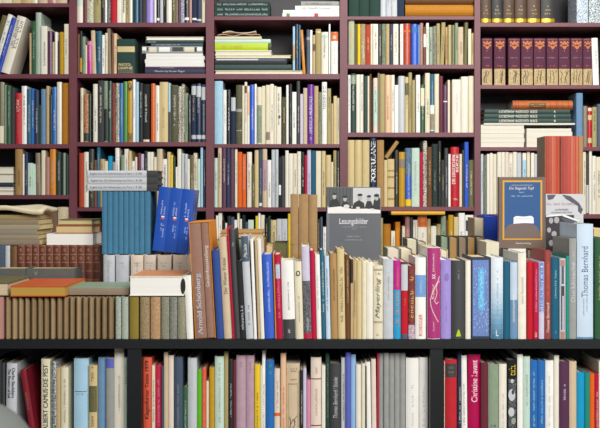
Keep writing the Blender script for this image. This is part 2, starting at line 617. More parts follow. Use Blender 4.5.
row(DR, 270.5, '''
216 218 215.5 white
218.4 222 213 ivory
222.4 225 220 black
225.2 227 223 ivory
227.2 230.8 216 black
231 234 217 slate
234.4 237 220 white
237.3 239.4 213 cream
239.6 242 219 ivory
242.4 245 215 black
245.2 248 222 slate
248.2 253.6 220 mint
255.5 258 216 yellow
258.2 260.4 213 white
260.6 264.6 215 cream
265 268 218 black
268.2 270.4 216 dkgreen
270.7 276.6 220 straw h n:st1
277 281.8 219 silver t:gray
282 287.4 219 silver t:gray
288 290.4 213.5 yellow t:none
317.5 320 219 charcoal
320.3 322.6 217 slate
323 326.2 227 white''', 'lowest visible shelf, middle bay', **J)

row(DR, 16.3, '''
348.8 359 -38 1f3f36 h cloth t:none
359.3 369.4 -38 1f3f36 h cloth t:none
369.7 380 -38 1f3f36 h cloth t:none
380.6 386 -30 silver h t:gray
386.2 391.2 -30 silver h t:gray
391.4 397.2 -30 silver h t:gray
397.6 404.4 -34 navy h cloth t:none''', 'top shelf, fourth bay', **J)

row(DR, 64.5, '''
348.6 354.4 20.5 b4b898 h cloth
354.6 357.4 24 olive
357.6 360.4 24 yellow
360.6 365.4 24 taupe marb:tan h
365.6 370.4 24.5 brick h cloth
370.6 373 24 cream
373.2 378 24 ivory
378.3 381.6 24 charcoal
382 386 24 sage marb:olive h
386.2 389.4 24 tan
389.6 393 24 navy
393.2 398.4 24 ivory t:brick h
398.6 400 25 black
400.2 403.2 24 white
403.5 410.6 23.5 brick h gloss L:30,32,orange t:none
411.4 418 24 cobalt h gloss L:27,33,blue t:none
418.2 419.8 25 steel
420 423.2 23 rose h
423.5 426 27 brown L:34,47,ivory
426.3 428.8 23 white h
429 433 27 sage h
433.2 436.4 26 gray marb:olive h
436.7 440 23.5 khaki
440.2 444 22.5 khaki l1.5 h
445.2 448 27 kraft
448.2 451.6 25 khaki h
451.8 455 25 olive h
455.2 458 23 sage
458.2 463.4 27 beige h
463.8 467.2 22.5 olive l1
468.2 471.2 29 cream
471.4 473.8 33 tan''', 'first full shelf, fourth bay', **J)

row(DR, 132.5, '''
348 350.6 75 white
350.9 356 73.5 dkgreen h L:75,84,sage
356.3 360 74.5 ivory h
360.2 363.4 74.5 ivory h
363.8 367.4 76 dkgreen
367.6 369.4 76 cream
369.6 371.6 74 brown
372 373.2 80 black
373.4 377.6 78 shell h L:90,125,mint
377.8 379.6 73 taupe
379.8 385 74 khaki h
385.4 391 75 peach h t:brick
391.2 394.6 75 ivory
394.9 398.4 85 white
398.6 404.8 76 silver h
405.1 408.4 77 straw L:83,95,olive
408.7 412 72.5 khaki
412.2 415.2 80 khaki
416 420.2 75 white h
420.6 424.6 84.5 forest L:88,106,cream
425.2 430 73 cream h
430.2 434.4 74 teal h L:105,131,white L:114,130,tan
434.6 439.2 74 cream h
439.5 443 76 maroon
443.3 447.6 85 plum L:101,102,white
447.8 450 80 cream
450.2 452 84 brown
452.3 461 79.5 ivory h t:silver
461.3 468.2 76.5 ivory h t:none
468.5 473.8 76 cream h t:none''', 'second shelf, fourth bay', **J)

row(DR, 206.8, '''
347.8 354.6 140 straw h t:none
355 362 140 straw h t:none
362.4 369.5 140 straw h t:none
370 376.6 138 navy h gloss t:none n:port
377 384 140 kraft h cloth t:none
384.2 387.4 160 straw
387.6 394.4 159 straw h t:none L:170,171.5,kraft L:176,178,kraft L:187,189,kraft L:198,200,kraft
395 398.2 150 charcoal
399 405 152 mustard h L:159,168,taupe t:none
405.5 411.4 148 slate h marb:steel L:175,199,cobalt L:199.3,206,yellow
411.8 419.6 148 mint h t:gray
419.8 423 152 crimson h t:none
423.2 427 141 ivory marb:charcoal h
427.3 431.8 147 brown h cloth
432.2 438 144 black marb:dkgreen h t:sage
438.3 441.2 141 black t:straw
441.4 444.4 160 charcoal t:straw
444.6 448.2 148 charcoal h
448.4 450.6 154 white
450.9 459.2 147 red h gloss n:deut t:none
459.5 462 154 cream
462.2 464.4 150 charcoal
464.7 468.6 142 cobalt h t:white
468.8 474 160 olive h''', 'third shelf, fourth bay', **J)

row(DR, 270.5, '''
378.4 383 218 khaki
383.4 390.8 224 ochre h t:none
391.2 395 231 ivory
395.3 400.2 222 amber h t:none
400.4 402 230 black
402.2 405 226 cream
405.3 409.8 216 rose h
410 413 217 charcoal
413.2 417.6 220 ivory h
418 427 215 ivory h L:216.3,227,orange t:none n:orl
427.3 430.6 219 tan
431 436.6 226 ivory h
437 440.8 224 khaki
441.2 446 216 sage h
446.2 448.2 220 brown
448.5 453.6 215 mustard h
454 458.4 217 straw
458.8 465 213 white h
465.4 473.6 215 white h t:none n:navl''', 'lowest visible shelf, fourth bay', **J)

row(DR, 22.7, '''
481 491.4 -36 4a3420 h leather t:none n:e0
492 503 -36 26292a h leather t:none n:e1
503.6 514.8 -36 4a3420 h leather t:none n:e2
515.4 527 -36 4a3420 h leather t:none n:e3
527.6 540.6 -36 4a3420 h leather t:none n:e4
541.4 555 -36 26292a h leather t:none n:e5
577 588.6 -32 steel h marb:white t:none
589.4 604 -32 teal h marb:white t:none''', 'top shelf, far-right bay', **J)
row(DR, 85, '''
482 492.4 38 572a40 h cloth t:none n:g0
494.4 505.6 38 572a40 h cloth t:none n:g1
508.6 520.2 38 572a40 h cloth t:none n:g2
521.6 533.2 38 572a40 h cloth t:none n:g3
534 545.8 38 572a40 h cloth t:none n:g4
547 558.4 38 572a40 h cloth t:none n:g5
559 570 38 572a40 h cloth t:none n:g6
571 582.8 38 572a40 h cloth t:none n:g7
583.4 592.4 38 572a40 h cloth t:none n:g8
593.2 599.4 38 white h t:gray l-1.5
600.6 608 40 charcoal h''', 'first full shelf, far-right bay', **J)
row(DR, 147, '''
576.6 583 93 steel h cloth t:none
583.4 587.6 106 taupe h
587.9 592 107 red h t:none L:108,111,cream L:115,120,straw L:138,143,straw
592.4 597 107 khaki h
597.4 603 104 slate h''', 'second shelf, far-right bay', **J)
row(DR, 214.2, '''
480.8 483.4 154 silver
484 486.6 155 sage p marb:charcoal
486.9 489.8 154 ivory
490 493 153 ivory
493.2 496.6 154 cream
497.4 501.4 152 ivory h
501.6 505 152 ivory
505.2 509 152 shell
509.2 513 152.5 ivory
513.2 517 152 ivory h
517.2 521.4 152.5 silver
522.6 526.4 153 ivory L:160,185,sky
527 530 152 cream
531 534.4 153 ivory
534.6 537.4 154 silver
538 545 156 cream
545.3 556 155 ivory
556.3 570 156 cream
570.3 582.6 155 ivory
583 586 152 cream
586.3 588.8 154 charcoal L:185,213,silver
589.2 592 151 ivory
592.3 596 156 ivory
596.3 601 157 cream
601.3 606 156 ivory''', 'third shelf, far-right bay', setname='magazine', **J)

# ------------------------------------------------------------------ lying books helper
def lie(x0, x1, ytop, ybot, D, d, col, zb=None, side='spine', fin='paper', hard=True, page='ivory', name=None, c2=None, label=None, cat='book', group=None, gap=.0003, txt=None, pinset=None, id=None, rnd=None):
    """a book lying flat; side towards the camera is its spine or its fore edge"""
    k = D / F
    w = (ybot - ytop) * k - gap
    z0 = Z(ybot, D) if zb is None else zb
    b = Book(w, (x1 - x0) * k, d, col, fin, hard, page, rnd or (.0008 if not hard else .002), c2, name, pinset)
    if side == 'spine': b.at(M4(AX['flat'], (X(x0, D), D, z0 + w/2)))
    else: b.at(M4(AX['flatback'], (X(x1, D), D + d, z0 + w/2)))
    b.w_, b.k = w, k
    if label: b.tag(label, cat, group)
    if txt:
        s, a, c, tcol, dr = txt       # string, start and end fraction, colour, direction
        vf = scribble(s) if isinstance(s, int) else glyphs(s)
        b.put(vf, a * b.h, c * b.h, w * .5, tcol, dr)
    if id: NAMED[id] = b
    return b

# far-left bay, third shelf: pile at the left end
pz = Z(195, DR)
for (t, bt, col, side, lab) in ((190.6,195,'cream','fore','cream book lying at the bottom of the pile beside the brown-paper book, far-left bay'),
    (187,190.4,'ivory','fore','ivory book lying second from bottom of the pile, third shelf, far-left bay'),
    (183,186.8,'navy','spine','navy book lying in the pile at the left end of third shelf, far-left bay'),
    (174,182.8,'khaki','fore','thick khaki book lying in the pile at the left edge of the far-left bay'),
    (167,173.8,'cream','fore','cream book lying on top of the pile, third shelf, far-left bay')):
    lie(-22, 13.6, t, bt, DR + .01, .17, col, side=side, label=lab, group='books lying in the far-left pile')

# second bay, first full shelf: pile of large books
pile = [(68.6,73.6,145,205.6,'navy','spine',('Mexico by Erwin Paget',.16,.66,'silver','up'),'dark navy book at the bottom of the pile, white lettering along its spine, second bay'),
 (66,68.4,145,204.6,'plum','spine',('METROPOLIS',.26,.5,'silver','up'),'thin plum book second from bottom of the pile, second bay first full shelf'),
 (62.2,65.8,145.4,204.8,'white','fore',None,'white magazine lying above the two dark books in the second bay pile'),
 (58.4,62,144.8,204,'white','fore',None,'white magazine lying in the middle of the second bay pile'),
 (54.8,58.2,146,205,'white','fore',None,'white magazine lying under the photo-covered book in the second bay pile'),
 (52,54.6,146,203,'silver','fore',None,'pale grey magazine lying under the photo-covered book in the second bay pile'),
 (44.6,51.8,142,202.6,'gray','spine',None,'thick book with black and white picture spine in the second bay pile'),
 (41.6,44.4,151,203,'slate','spine',(22,.1,.6,'silver','up'),'thin slate blue book above the picture-spined book in the second bay pile'),
 (38.2,41.4,145.4,203.4,'dkgreen','spine',(10,.04,.2,'silver','up'),'thin dark green book second from top of the second bay pile'),
 (34.6,38,146,204,'cream','fore',None,'cream book lying on top of the large pile, second bay')]
z = Z(73.6, DR)
for t, bt, x0, x1, col, side, tx, lab in pile:
    b = lie(x0, x1, t, bt, DR + .012, .2, col, zb=z, side=side, hard=col not in ('white','silver'), page='white', label=lab, group='books in the second bay pile', txt=tx,
            name='magazine' if col in ('white','silver') else None, cat='magazine' if col in ('white','silver') else 'book', id='pic' if col == 'gray' else None)
    z += b.w_ + .0003
b = NAMED['pic']
for a, c, cc in ((.005,.07,'white'),(.08,.1,'black'),(.12,.24,'cream'),(.28,.46,'white'),(.5,.68,'charcoal'),(.7,.86,'cream'),(.87,.9,'black'),(.91,.99,'white')):
    b.strip(a * b.h, c * b.h, cc, 'spine_picture', -.75, random.uniform(.2,.7))

# middle bay, top: black patterned and white piles
z = Z(16.3, DR)
for i, (t, bt) in enumerate(((11.2,16.2),(5.8,11),(0.6,5.6))):
    b = lie(214.6, 270, t, bt, DR + .01, .2, 'dkgreen', zb=z, group='dark green volumes lying on the top shelf', fin='cloth',
        label=['lowest of the three dark green volumes lying on the middle bay top shelf','middle one of the three dark green volumes lying on the middle bay top shelf','uppermost of the three dark green volumes lying on the middle bay top shelf'][i])
    b.put(scribble(26), .05 * b.h, .96 * b.h, b.w_ * .42, 'silver', 'up'); z += b.w_ + .0003
z = Z(16.3, DR)
for t, bt, x0, col, lab in ((12.6,16.2,282.4,'white','white booklet with a green sticker at the bottom of the pile, middle bay top shelf'),
     (9.2,12.4,283,'white','white booklet second from bottom of the top shelf pile, middle bay'),
     (4.8,9,295.2,'white','white book with black lettering above the booklets, middle bay top shelf'),
     (0.2,4.6,301,'gray','grey book on top of the white booklets, middle bay top shelf')):
    b = lie(x0, 339.4, t, bt, DR + .01, .18, col, zb=z, hard=False, label=lab, group='white booklets on the top shelf', txt=(24,.12,.8,'charcoal','up') if bt < 9.5 else None, id='wp%d' % int(bt))
    z += b.w_ + .0003
b = NAMED['wp16']; b.strip(.07*b.h, .13*b.h, 'green', 'sticker', -.9, .9); b.strip(.56*b.h, .63*b.h, 'brick', 'sticker', -.9, .9)

# middle bay, first full shelf: pile at left
z = Z(73.8, DR)
for t, bt, x0, x1, col, side, lab in (
 (70,73.7,215,304.6,'shell','fore','very wide shell pink book at the bottom of the pile, middle bay'),
 (64.2,69.9,215,291.6,'dkgreen','spine','dark green book second from bottom of the pile, middle bay'),
 (57.4,64,215,287,'black','spine','black book with a white picture strip along its spine, middle bay pile'),
 (54.2,57.2,215,291,'cream','fore','thin wide cream book above the black book, middle bay pile'),
 (49.2,54,214.8,271.6,'white','fore','white book directly under the lime green book, middle bay'),
 (41.8,49,214.8,268,'lime','spine','lime green book lying in the pile, middle bay first full shelf'),
 (37.6,41.6,214.8,270.6,'mint','spine','pale mint book lying on the lime green book, middle bay'),
 (34.6,37.4,215,261.6,'olive','fore','thin olive booklet under the crumpled papers, middle bay pile')):
    b = lie(x0, x1, t, bt, DR + .008, .19, col, zb=z, side=side, hard=bt > 40, fin='gloss' if col == 'lime' else 'paper', label=lab, group='books lying in the middle bay pile',
            txt=(20,.12,.52,'mustard','up') if col == 'lime' else None, page='cream')
    if col == 'black':
        b.strip(.02*b.h, .6*b.h, 'silver', 'spine_picture', -.8, -.35); b.strip(.6*b.h, .97*b.h, 'slate', 'spine_picture', -.8, -.2)
    z += b.w_ + .0003
# crumpled papers on the pile
mb = MB(); n = 26; k = DR / F
def sheet(z0, amp, x0, x1, y0, y1, seed, th=.002):
    nx, ny = 28, 10; b0 = len(mb.v)
    for lay in (0, 1):
        for j in range(ny + 1):
            for i in range(nx + 1):
                u = i / nx; v = j / ny
                zz = z0 + amp * (.55 + noise.noise(Vector((u * 4 + seed, v * 2.2, seed)))) + lay * th
                mb.v.append((x0 + (x1 - x0) * u, y0 + (y1 - y0) * v, zz))
    m = (nx + 1) * (ny + 1)
    for j in range(ny):
        for i in range(nx):
            a = b0 + j * (nx + 1) + i
            mb.f.append((a, a + nx + 1, a + nx + 2, a + 1)); mb.f.append((m + a, m + a + 1, m + a + nx + 2, m + a + nx + 1))
    for i in range(nx):
        a = b0 + i; mb.f.append((a, a + 1, m + a + 1, m + a)); a = b0 + ny * (nx + 1) + i; mb.f.append((a + 1, a, m + a, m + a + 1))
    for j in range(ny):
        a = b0 + j * (nx + 1); mb.f.append((a + nx + 1, a, m + a, m + a + nx + 1)); a += nx; mb.f.append((a, a + nx + 1, m + a + nx + 1, m + a))
sheet(z - .001, .010, X(217, DR), X(260, DR), DR + .01, DR + .17, 3.1)
o = mb.build('pamphlet', mat('peach', 'paper'), None, True)
o['label'] = 'crumpled pinkish pamphlet with curled edges on top of the middle bay pile'; o['category'] = 'pamphlet'
mb = MB(); sheet(z + .0135, .006, X(222, DR), X(256, DR), DR + .012, DR + .15, 8.3)
o = mb.build('pamphlet', mat('ivory', 'paper'), None, True)
o['label'] = 'wavy ivory paper lying uppermost on the middle bay pile'; o['category'] = 'pamphlet'
# curled paper strip hanging across the post
mb = MB()
pts = [(208.2,18.6),(212,21.5),(216,25.5),(219.6,29.6),(222.5,31.6)]
for i in range(len(pts) - 1):
    (a, b_), (c, d_) = pts[i], pts[i + 1]
    ya, yb_ = DR - .012 + .004 * i, DR - .008 + .004 * i
    mb.quad((X(a, DR), ya, Z(b_ + .9, DR)), (X(c, DR), yb_, Z(d_ + .9, DR)), (X(c, DR), yb_, Z(d_, DR)), (X(a, DR), ya, Z(b_, DR)))
o = mb.build('paper_strip', mat('mauve', 'paper'), bc); o['label'] = 'curled pale paper strip'

# fourth bay, top: two lying amber volumes
z = Z(16.3, DR)
for t, bt, col, lab in ((3.6,16,'ochre','thick ochre cloth volume lying on the top shelf, fourth bay'),(-6,3.4,'brown','brown volume lying on the ochre volume, top shelf of fourth bay')):
    b = lie(405.4, 473.6, t, bt, DR + .01, .2, col, zb=z, fin='cloth', label=lab, rnd=.013); z += b.w_ + .0004

# small book tilted on the third shelf of the fourth bay
D_ = DR + .01; k = D_ / F
b = Book(3.6 * k, 20 * k, .09, 'kraft', 'cloth', True, 'cream')
a = math.radians(35)
c_, s_ = math.cos(a), math.sin(a)
b.at(M4(((c_,0,-s_),(0,1,0),(s_,0,c_)), (X(386.2, D_), D_, Z(158.7, DR) + s_ * b.w / 2)))
b.tag('small brown-paper book tilted on top of the straw coloured books, fourth bay', 'book')

# yellow flat book above the lowest fourth bay row
b = lie(391.4, 445, 211.4, 214.8, DR - .03, .17, 'e0a820', label='thin yellow book lying flat across the books under the third shelf, fourth bay')

# far-right bay, second shelf piles
z = Z(147, DR); zz = z
for i, (t, bt, col) in enumerate(((142.2,147,'ivory'),(137.6,142,'cream'),(132.8,137.4,'beige'),(128.2,132.6,'ivory'),(123.8,128,'ivory'))):
    b = lie(479.9 + .8, 524 + (i % 2) * .6, t, bt, DR + .01, .2, col, zb=z, side='fore', hard=False, name='magazine', pinset=.0005,
        label=['bottom','second from bottom','middle','second from top','top'][i] + ' magazine of the left cream stack, second shelf, far-right bay', cat='magazine', group='left stack of cream magazines'); z += b.w_ + .0003
for i, (t, bt, col) in enumerate(((142,147,'cream'),(136.6,141.8,'ivory'),(131,136.4,'cream'),(127.6,130.8,'ivory'))):
    b = lie(526.6, 572.4 - (i % 2), t, bt, DR + .01, .2, col, zb=zz, side='fore', hard=False, name='magazine', pinset=.0005,
        label=['bottom','second from bottom','second from top','top'][i] + ' magazine of the stack behind the red folios, far-right bay', cat='magazine', group='right stack of cream magazines'); zz += b.w_ + .0003
z = max(z, zz)
b = lie(484, 575, 124.6, 126.2, DR + .006, .2, 'white', zb=z, side='fore', hard=False, name='magazine', cat='magazine', label='thin white magazine bridging both cream stacks under the three black volumes'); z += b.w_ + .0003
for i in range(3):
    b = lie(484 + i * .4, 571.4 - i * .6, 118.6 - 4.6 * i, 123.2 - 4.6 * i, DR + .012, .19, 'dkgreen', zb=z, fin='paper', group='black volumes with white titles',
        label='%s of the three dark green volumes with white upside-down titles, far-right bay' % ['lowest','middle one','uppermost'][i])
    k = b.k; h0 = 484 + i * .4
    b.put(glyphs('DER GEGEN-ANGRIFF', .02), (498.5 - h0) * k, (537 - h0) * k, b.w_ * .6, 'ivory', 'down')
    b.put(glyphs(str(i + 1), .03), (554 - h0) * k, (555.6 - h0) * k, b.w_ * .5, 'ivory', 'down', name='volume_number')
    z += b.w_ + .0003
b = lie(513, 573, 100, 109.2, DR + .02, .17, 'b4622c', zb=z, fin='leather', rnd=.011, label='orange leather volume with a black title label lying on top of dark volumes')
b.strip(.27*b.h, .55*b.h, 'brown', 'spine_label', -.45, .75)
b.put(scribble(9), .3*b.h, .52*b.h, b.w_*.35, 'gold', 'up')
for q in (.04,.09,.62,.72,.82,.92): b.strip(q*b.h, (q+.012)*b.h, 'brick', 'raised_band', off=.0012)

# ------------------------------------------------------------------ low bookcase: back rows standing on its top (seen over the front row)
FB = Z(339.6, DF)
LEA = 'row below the old papers, low bookcase'
row(2.76, 0, '''
-7 4.8 245 slate h cloth t:none
5.2 9.8 245.6 silver h t:none
10.2 16.8 245.6 brown h leather t:none
17.4 24.4 245 leather h leather t:none n:l0
24.9 31.8 245 leather h leather t:none n:l1
32.2 38.9 245 leather h leather t:none n:l2
39.3 45.9 245 leather h leather t:none n:l3
46.3 53 245 leather h leather t:none n:l4
53.4 60.4 245 leather h leather t:none n:l5
60.9 68.8 245 leather h leather t:none n:l6
69.4 77 245 leather h leather t:none n:l7
77.4 84.4 245 leather h leather t:none n:l8
85 92.4 245 leather h leather t:none n:l9
92.8 100.2 245 leather h leather t:none n:l10''', LEA, zb=FB, dep=(.135,.14), jit=(0,.001))
row(2.66, 0, '''
103.2 114.4 255 silver h cloth t:gray n:w0
115.6 128.4 255 silver h cloth t:gray n:w1
130.6 143 255 shell h cloth t:gray n:w2
144 155.4 255 shell h cloth t:gray n:w3
157.4 171 255 shell h cloth t:gray n:w4
172.8 186 255 shell h cloth t:gray n:w5''', 'row under the blue volumes, low bookcase', zb=FB, dep=(.17,.171), jit=(0,.001), setname='cloth_bound_volume')
# blue volumes standing on the pale row
WT = Z(254.9, 2.66)
row(2.70, 0, '''
101.8 106.8 191 steel h cloth t:none
107 112.4 191 steel h cloth t:none
112.6 117.8 191 steel h cloth t:none
118 123.2 191 steel h cloth t:none
123.4 128.4 191 steel h cloth t:none
128.6 133.8 191 steel h cloth t:none
134 138.8 191 steel h cloth t:none
139 144.2 191 steel h cloth t:none
144.4 150.4 191 steel h cloth t:none''', 'blue set standing on the pale volumes', zb=WT, dep=(.125,.126), jit=(0,.0005))
B9 = ROWS[-1][0]
for b in B9:
    for m in b.cover.data.materials: pass
    b.cover.data.materials[0] = mat('3f7898', 'cloth')
# three royal blue volumes in a leaning set
k = 2.69 / F; ln = math.radians(6.2); s_, c_ = math.sin(ln), math.cos(ln)
for i in range(3):
    b = Book(11.75 * k, 64.5 * k, .125, '1f50b0', 'gloss', True, 'ivory', .0015, None, 'hardcover_book')
    u = i * 11.95 * k
    b.at(M4(((c_,0,-s_),(0,1,0),(s_,0,c_)), (X(158.2, 2.69) + u * c_, 2.69, WT + 2 * 11.95 * k * s_ - u * s_ + s_ * b.w/2)))
    h = b.h
    b.put(scribble(8), .57*h, .79*h, b.w*.15, 'c8d4f0', 'up', -.10*b.w)
    b.put(scribble(4), .57*h, .70*h, b.w*.14, 'c8d4f0', 'up', .14*b.w)
    b.strip(.50*h, .53*h, 'salmon', 'publisher_mark', -.1, .42); b.strip(.53*h, .55*h, 'white', 'publisher_mark', -.1, .42)
    b.put(scribble(5), .32*h, .44*h, b.w*.13, 'c8d4f0', 'up', .02*b.w)
    b.put(scribble(7), .22*h, .42*h, b.w*.13, 'c8d4f0', 'up', .2*b.w)
    b.tag('royal blue volume with white lettering, %s of the leaning set of three' % ['leftmost','middle one','rightmost'][i], 'book', 'leaning royal blue volumes')
# three grey labelled volumes lying on the blue set
z = Z(190.8, 2.70)
for i in range(3):
    t = 184.3 - 6.9 * i
    b = lie(86.6 + (.8 if i == 1 else 0), 157.6, t, t + 6.8, 2.695, .11, 'charcoal', zb=z, fin='cloth', hard=True, page='charcoal', name='labelled_volume',
        label=['lowest','middle one','uppermost'][i] + ' of three charcoal volumes with pale printed labels lying on blue set', group='volumes with printed paper labels')
    h = b.h
    b.strip(.01*h, .845*h, 'silver', 'paper_label', -.99, .97)
    b.put(glyphs('Eugène Sue: Die Geheimnisse von Paris %d  € 300' % (3 - i), .012), .05*h, .78*h, b.w*.46, 'navy', 'up')
    z += b.w_ + .0003

# stack of old papers on the leather row
z = Z(244.9, 2.76)
i = 0
for th in (5.6,4.4,5,5.2,5,4.6,):
    b = lie(-75, 39.5 - (i % 3) * 1.2 , 245 - th, 245, 2.765, .16 - .004 * (i % 2), ['857a68','948670','8a8070','9c9078','8c7c62','9c8858'][i], zb=z, side='spine', hard=False, page='straw', name='folded_newspaper', cat='newspaper', pinset=.001,
        group='old papers stacked on the left', label=['bottom','second from bottom','third from bottom','third from top','second from top','upper'][i] + (' yellowed paper of the old stack on the leather books, left edge' if i < 5 else ' brown paper bundle directly under the crumpled newspaper, left edge'))
    z += b.w_ + .0004; i += 1
mb = MB(); sheet(z + .001, .013, X(-80, 2.76), X(43.5, 2.76), 2.745, 2.93, 5.7, .012)
o = mb.build('newspaper', mat('d2c6a6', 'matte'), None, True); o['label'] = 'crumpled cream newspaper on top of the old paper stack, left edge'; o['category'] = 'newspaper'
# two yellow books on a white block
z = Z(244.9, 2.77)
b = lie(46.5, 93, 233.6, 244.8, 2.775, .12, 'white', zb=z, side='fore', hard=False, page='white', label='thick white book lying under two yellowed books, beside the old papers', pinset=.0005); z += b.w_ + .0003
b = lie(55, 92.8, 224.8, 233.3, 2.775, .115, 'brick', zb=z, side='fore', page='straw', label='yellowed book with a red cover lying on the thick white book'); z += b.w_ + .0003
b = lie(59, 92.8, 218.6, 224.5, 2.775, .115, 'olive', zb=z, side='fore', page='straw', label='thin yellowed book uppermost on the thick white book, left end'); z += b.w_ + .0003
# dark boxed books behind the orange book
for x0, x1, lab in ((-8,25.6,'dark grey squat book at the left edge behind the orange book'),(26.2,74.5,'dark grey squat book with pale lettering directly behind the orange book')):
    k = 2.645 / F
    b = Book((x1 - x0) * k, Z(268.5, 2.645) - FB, .09, '5c5e5a', 'cloth', True, 'straw', .001)
    b.at(M4(AX['stand'], (X((x0 + x1)/2, 2.645), 2.645, FB))); b.tag(lab, 'book')
    h = b.h; b.put(scribble(7), .89*h, .93*h, b.w*.26, '8a5a58', 'flat', .2*b.w); b.put(glyphs('V', .03), .88*h, .95*h, b.w*.07, 'gray', 'flat', -.3*b.w)

# ---- front row on top, left part
sp = ['-3.2 3.6 297 rose h r:.006']
x = 4.2
for i in range(17):
    w = 6.1 + .35 * math.sin(i * 1.7); sp.append('%.2f %.2f 297.4 %s h cloth t:none r:.008' % (x, x + w - .25, ['kraft','tan','taupe','tan','kraft','taupe'][i % 6])); x += 6.43
row(DF + .01, 0, '\n'.join(sp), 'tan set under the orange book, low bookcase', zb=LT, dep=(.2,.2), jit=(0,.0008), gap=1.0)
for b in ROWS[-1][0]:
    b.cover.data.materials[0] = mat(random.choice(['9a8260','927a58','a28a66','8c7654']), 'cloth') if b.col != 'rose' else b.cover.data.materials[0]
row(DF + .01, 0, '''
115.6 121 297 aab4a6 h marb:909c8c t:none
121.8 128 297 aab4a6 h marb:98a494 t:none
129.4 138.4 297 olive h cloth t:none n:ol
140 149.4 297 a08a68 h marb:84704e t:none
150.4 160.2 297 a68058 h marb:b89870 t:none
161.2 169.2 297 8e8e7a h marb:7a7866 t:none
169.8 177.2 297 8a8a80 h marb:6c7068 t:none
177.8 185.8 297 84806a h marb:98957e t:none''', 'under the thick white book, low bookcase', zb=LT, dep=(.2,.2), jit=(0,.001))
NAMED['ol'].cover.data.materials[0] = mat('86742c', 'cloth')
TZ = Z(297, DF) + .0012
b = lie(10, 65.5, 285.8, 296.4, DF - .0, .225, 'c4521c', zb=TZ, side='fore', page='b8923e', pinset=.0015, label='orange book with yellowed page edges lying on the tan set')
b = lie(68.5, 128.5, 289.4, 296.6, DF + .035, .17, 'sage', zb=TZ, side='spine', hard=False, page='tan', label='grey green book lying between the orange book and the thick white book')
b.strip(0, b.h, 'taupe', 'spine_cloth')
b = lie(-40, 8.4, 283, 296.6, DF + .01, .2, 'olive', zb=TZ, side='fore', page='beige', label='olive book lying at the left edge beside the orange book')
# thick white book: head towards the camera, spine on the right
k = DF / F
b = Book(19.6 * k, .2, 57 * k, 'ivory', 'gloss', True, 'white', .006, None, None, .0015)
b.at(M4(AX['head'], (X(186, DF), DF + .008 + .2, TZ + .0006 + b.w/2)))
b.tag('thick white-paged book lying head outwards on speckled spines, orange patterned cover on top', 'book')
mb = MB(); mb.box(b.w/2 + .0002, b.w/2 + .0012, .012, b.d - .004, .012, b.h - .006); mb.build('cover_print', mat('tan', 'marb', 'orange'), b.cover)
mb = MB(); mb.poly([(b.w * .40 * math.sin(2*math.pi*i/20), .0075 + .0055 * math.cos(2*math.pi*i/20), b.h + .0004) for i in range(20)]); mb.build('spine_hollow_shade', mat('black', 'matte'), b.root)  # flat black oval, painted shade for the inside of the hollow spine

# ------------------------------------------------------------------ front row on top of the low bookcase
# brown volumes in an orange slipcase, leaning to the left
k = DF / F; lnF = math.atan2(-6.6, 116); Df = DF + .012
def leaning(w, h, d, xc, D, lean, zb): return lean_matrix(xc, D, w, lean, zb)
sw, shh, sd = 20.6 * k, 117 * k / math.cos(lnF), .20
Msl = lean_matrix(205.6, Df - .002, sw, lnF, LT)
sl = bpy.data.objects.new('slipcase', None); COL.objects.link(sl); sl.matrix_world = Msl
sl['label'] = 'orange slipcase holding two brown volumes, leaning left in the front row'; sl['category'] = 'slipcase'
for nm, bx in (('side_panel',(-sw/2, -sw/2 + .0015, 0, sd, 0, shh)),('side_panel',(sw/2 - .0015, sw/2, 0, sd, 0, shh)),('top_panel',(-sw/2 + .0015, sw/2 - .0015, 0, sd, shh - .0015, shh)),
               ('bottom_panel',(-sw/2 + .0015, sw/2 - .0015, 0, sd, 0, .0015)),('back_panel',(-sw/2 + .0015, sw/2 - .0015, sd - .0015, sd, .0015, shh - .0015))):
    mb = MB(); mb.box(*bx); mb.build(nm, mat('amber' if nm != 'bottom_panel' else 'brown', 'cloth'), sl)
for i, (u0, u1) in enumerate(((.0,.57),(.60,1.0))):
    inner = sw - .0036; w = (u1 - u0) * inner
    b = Book(w, shh - .0042, sd - .004, '957060', 'cloth', True, 'ivory', .0022, None, 'hardcover_book')
    b.at(Msl @ Matrix.Translation((-inner/2 + u0 * inner + w/2, .0012, .0018)))
    if i == 0: b.put(glyphs('Arnold Schönberg', .025), .03*b.h, .56*b.h, b.w*.62, 'silver', 'up', 0)
    else: b.put(glyphs('Gedenkausstellung', .012), .44*b.h, .80*b.h, b.w*.6, 'shell', 'up', 0)
    b.tag(['wide brown volume with large silver lettering at the left inside the orange slipcase','narrow brown volume with small pale lettering at the right inside the orange slipcase'][i], 'book')

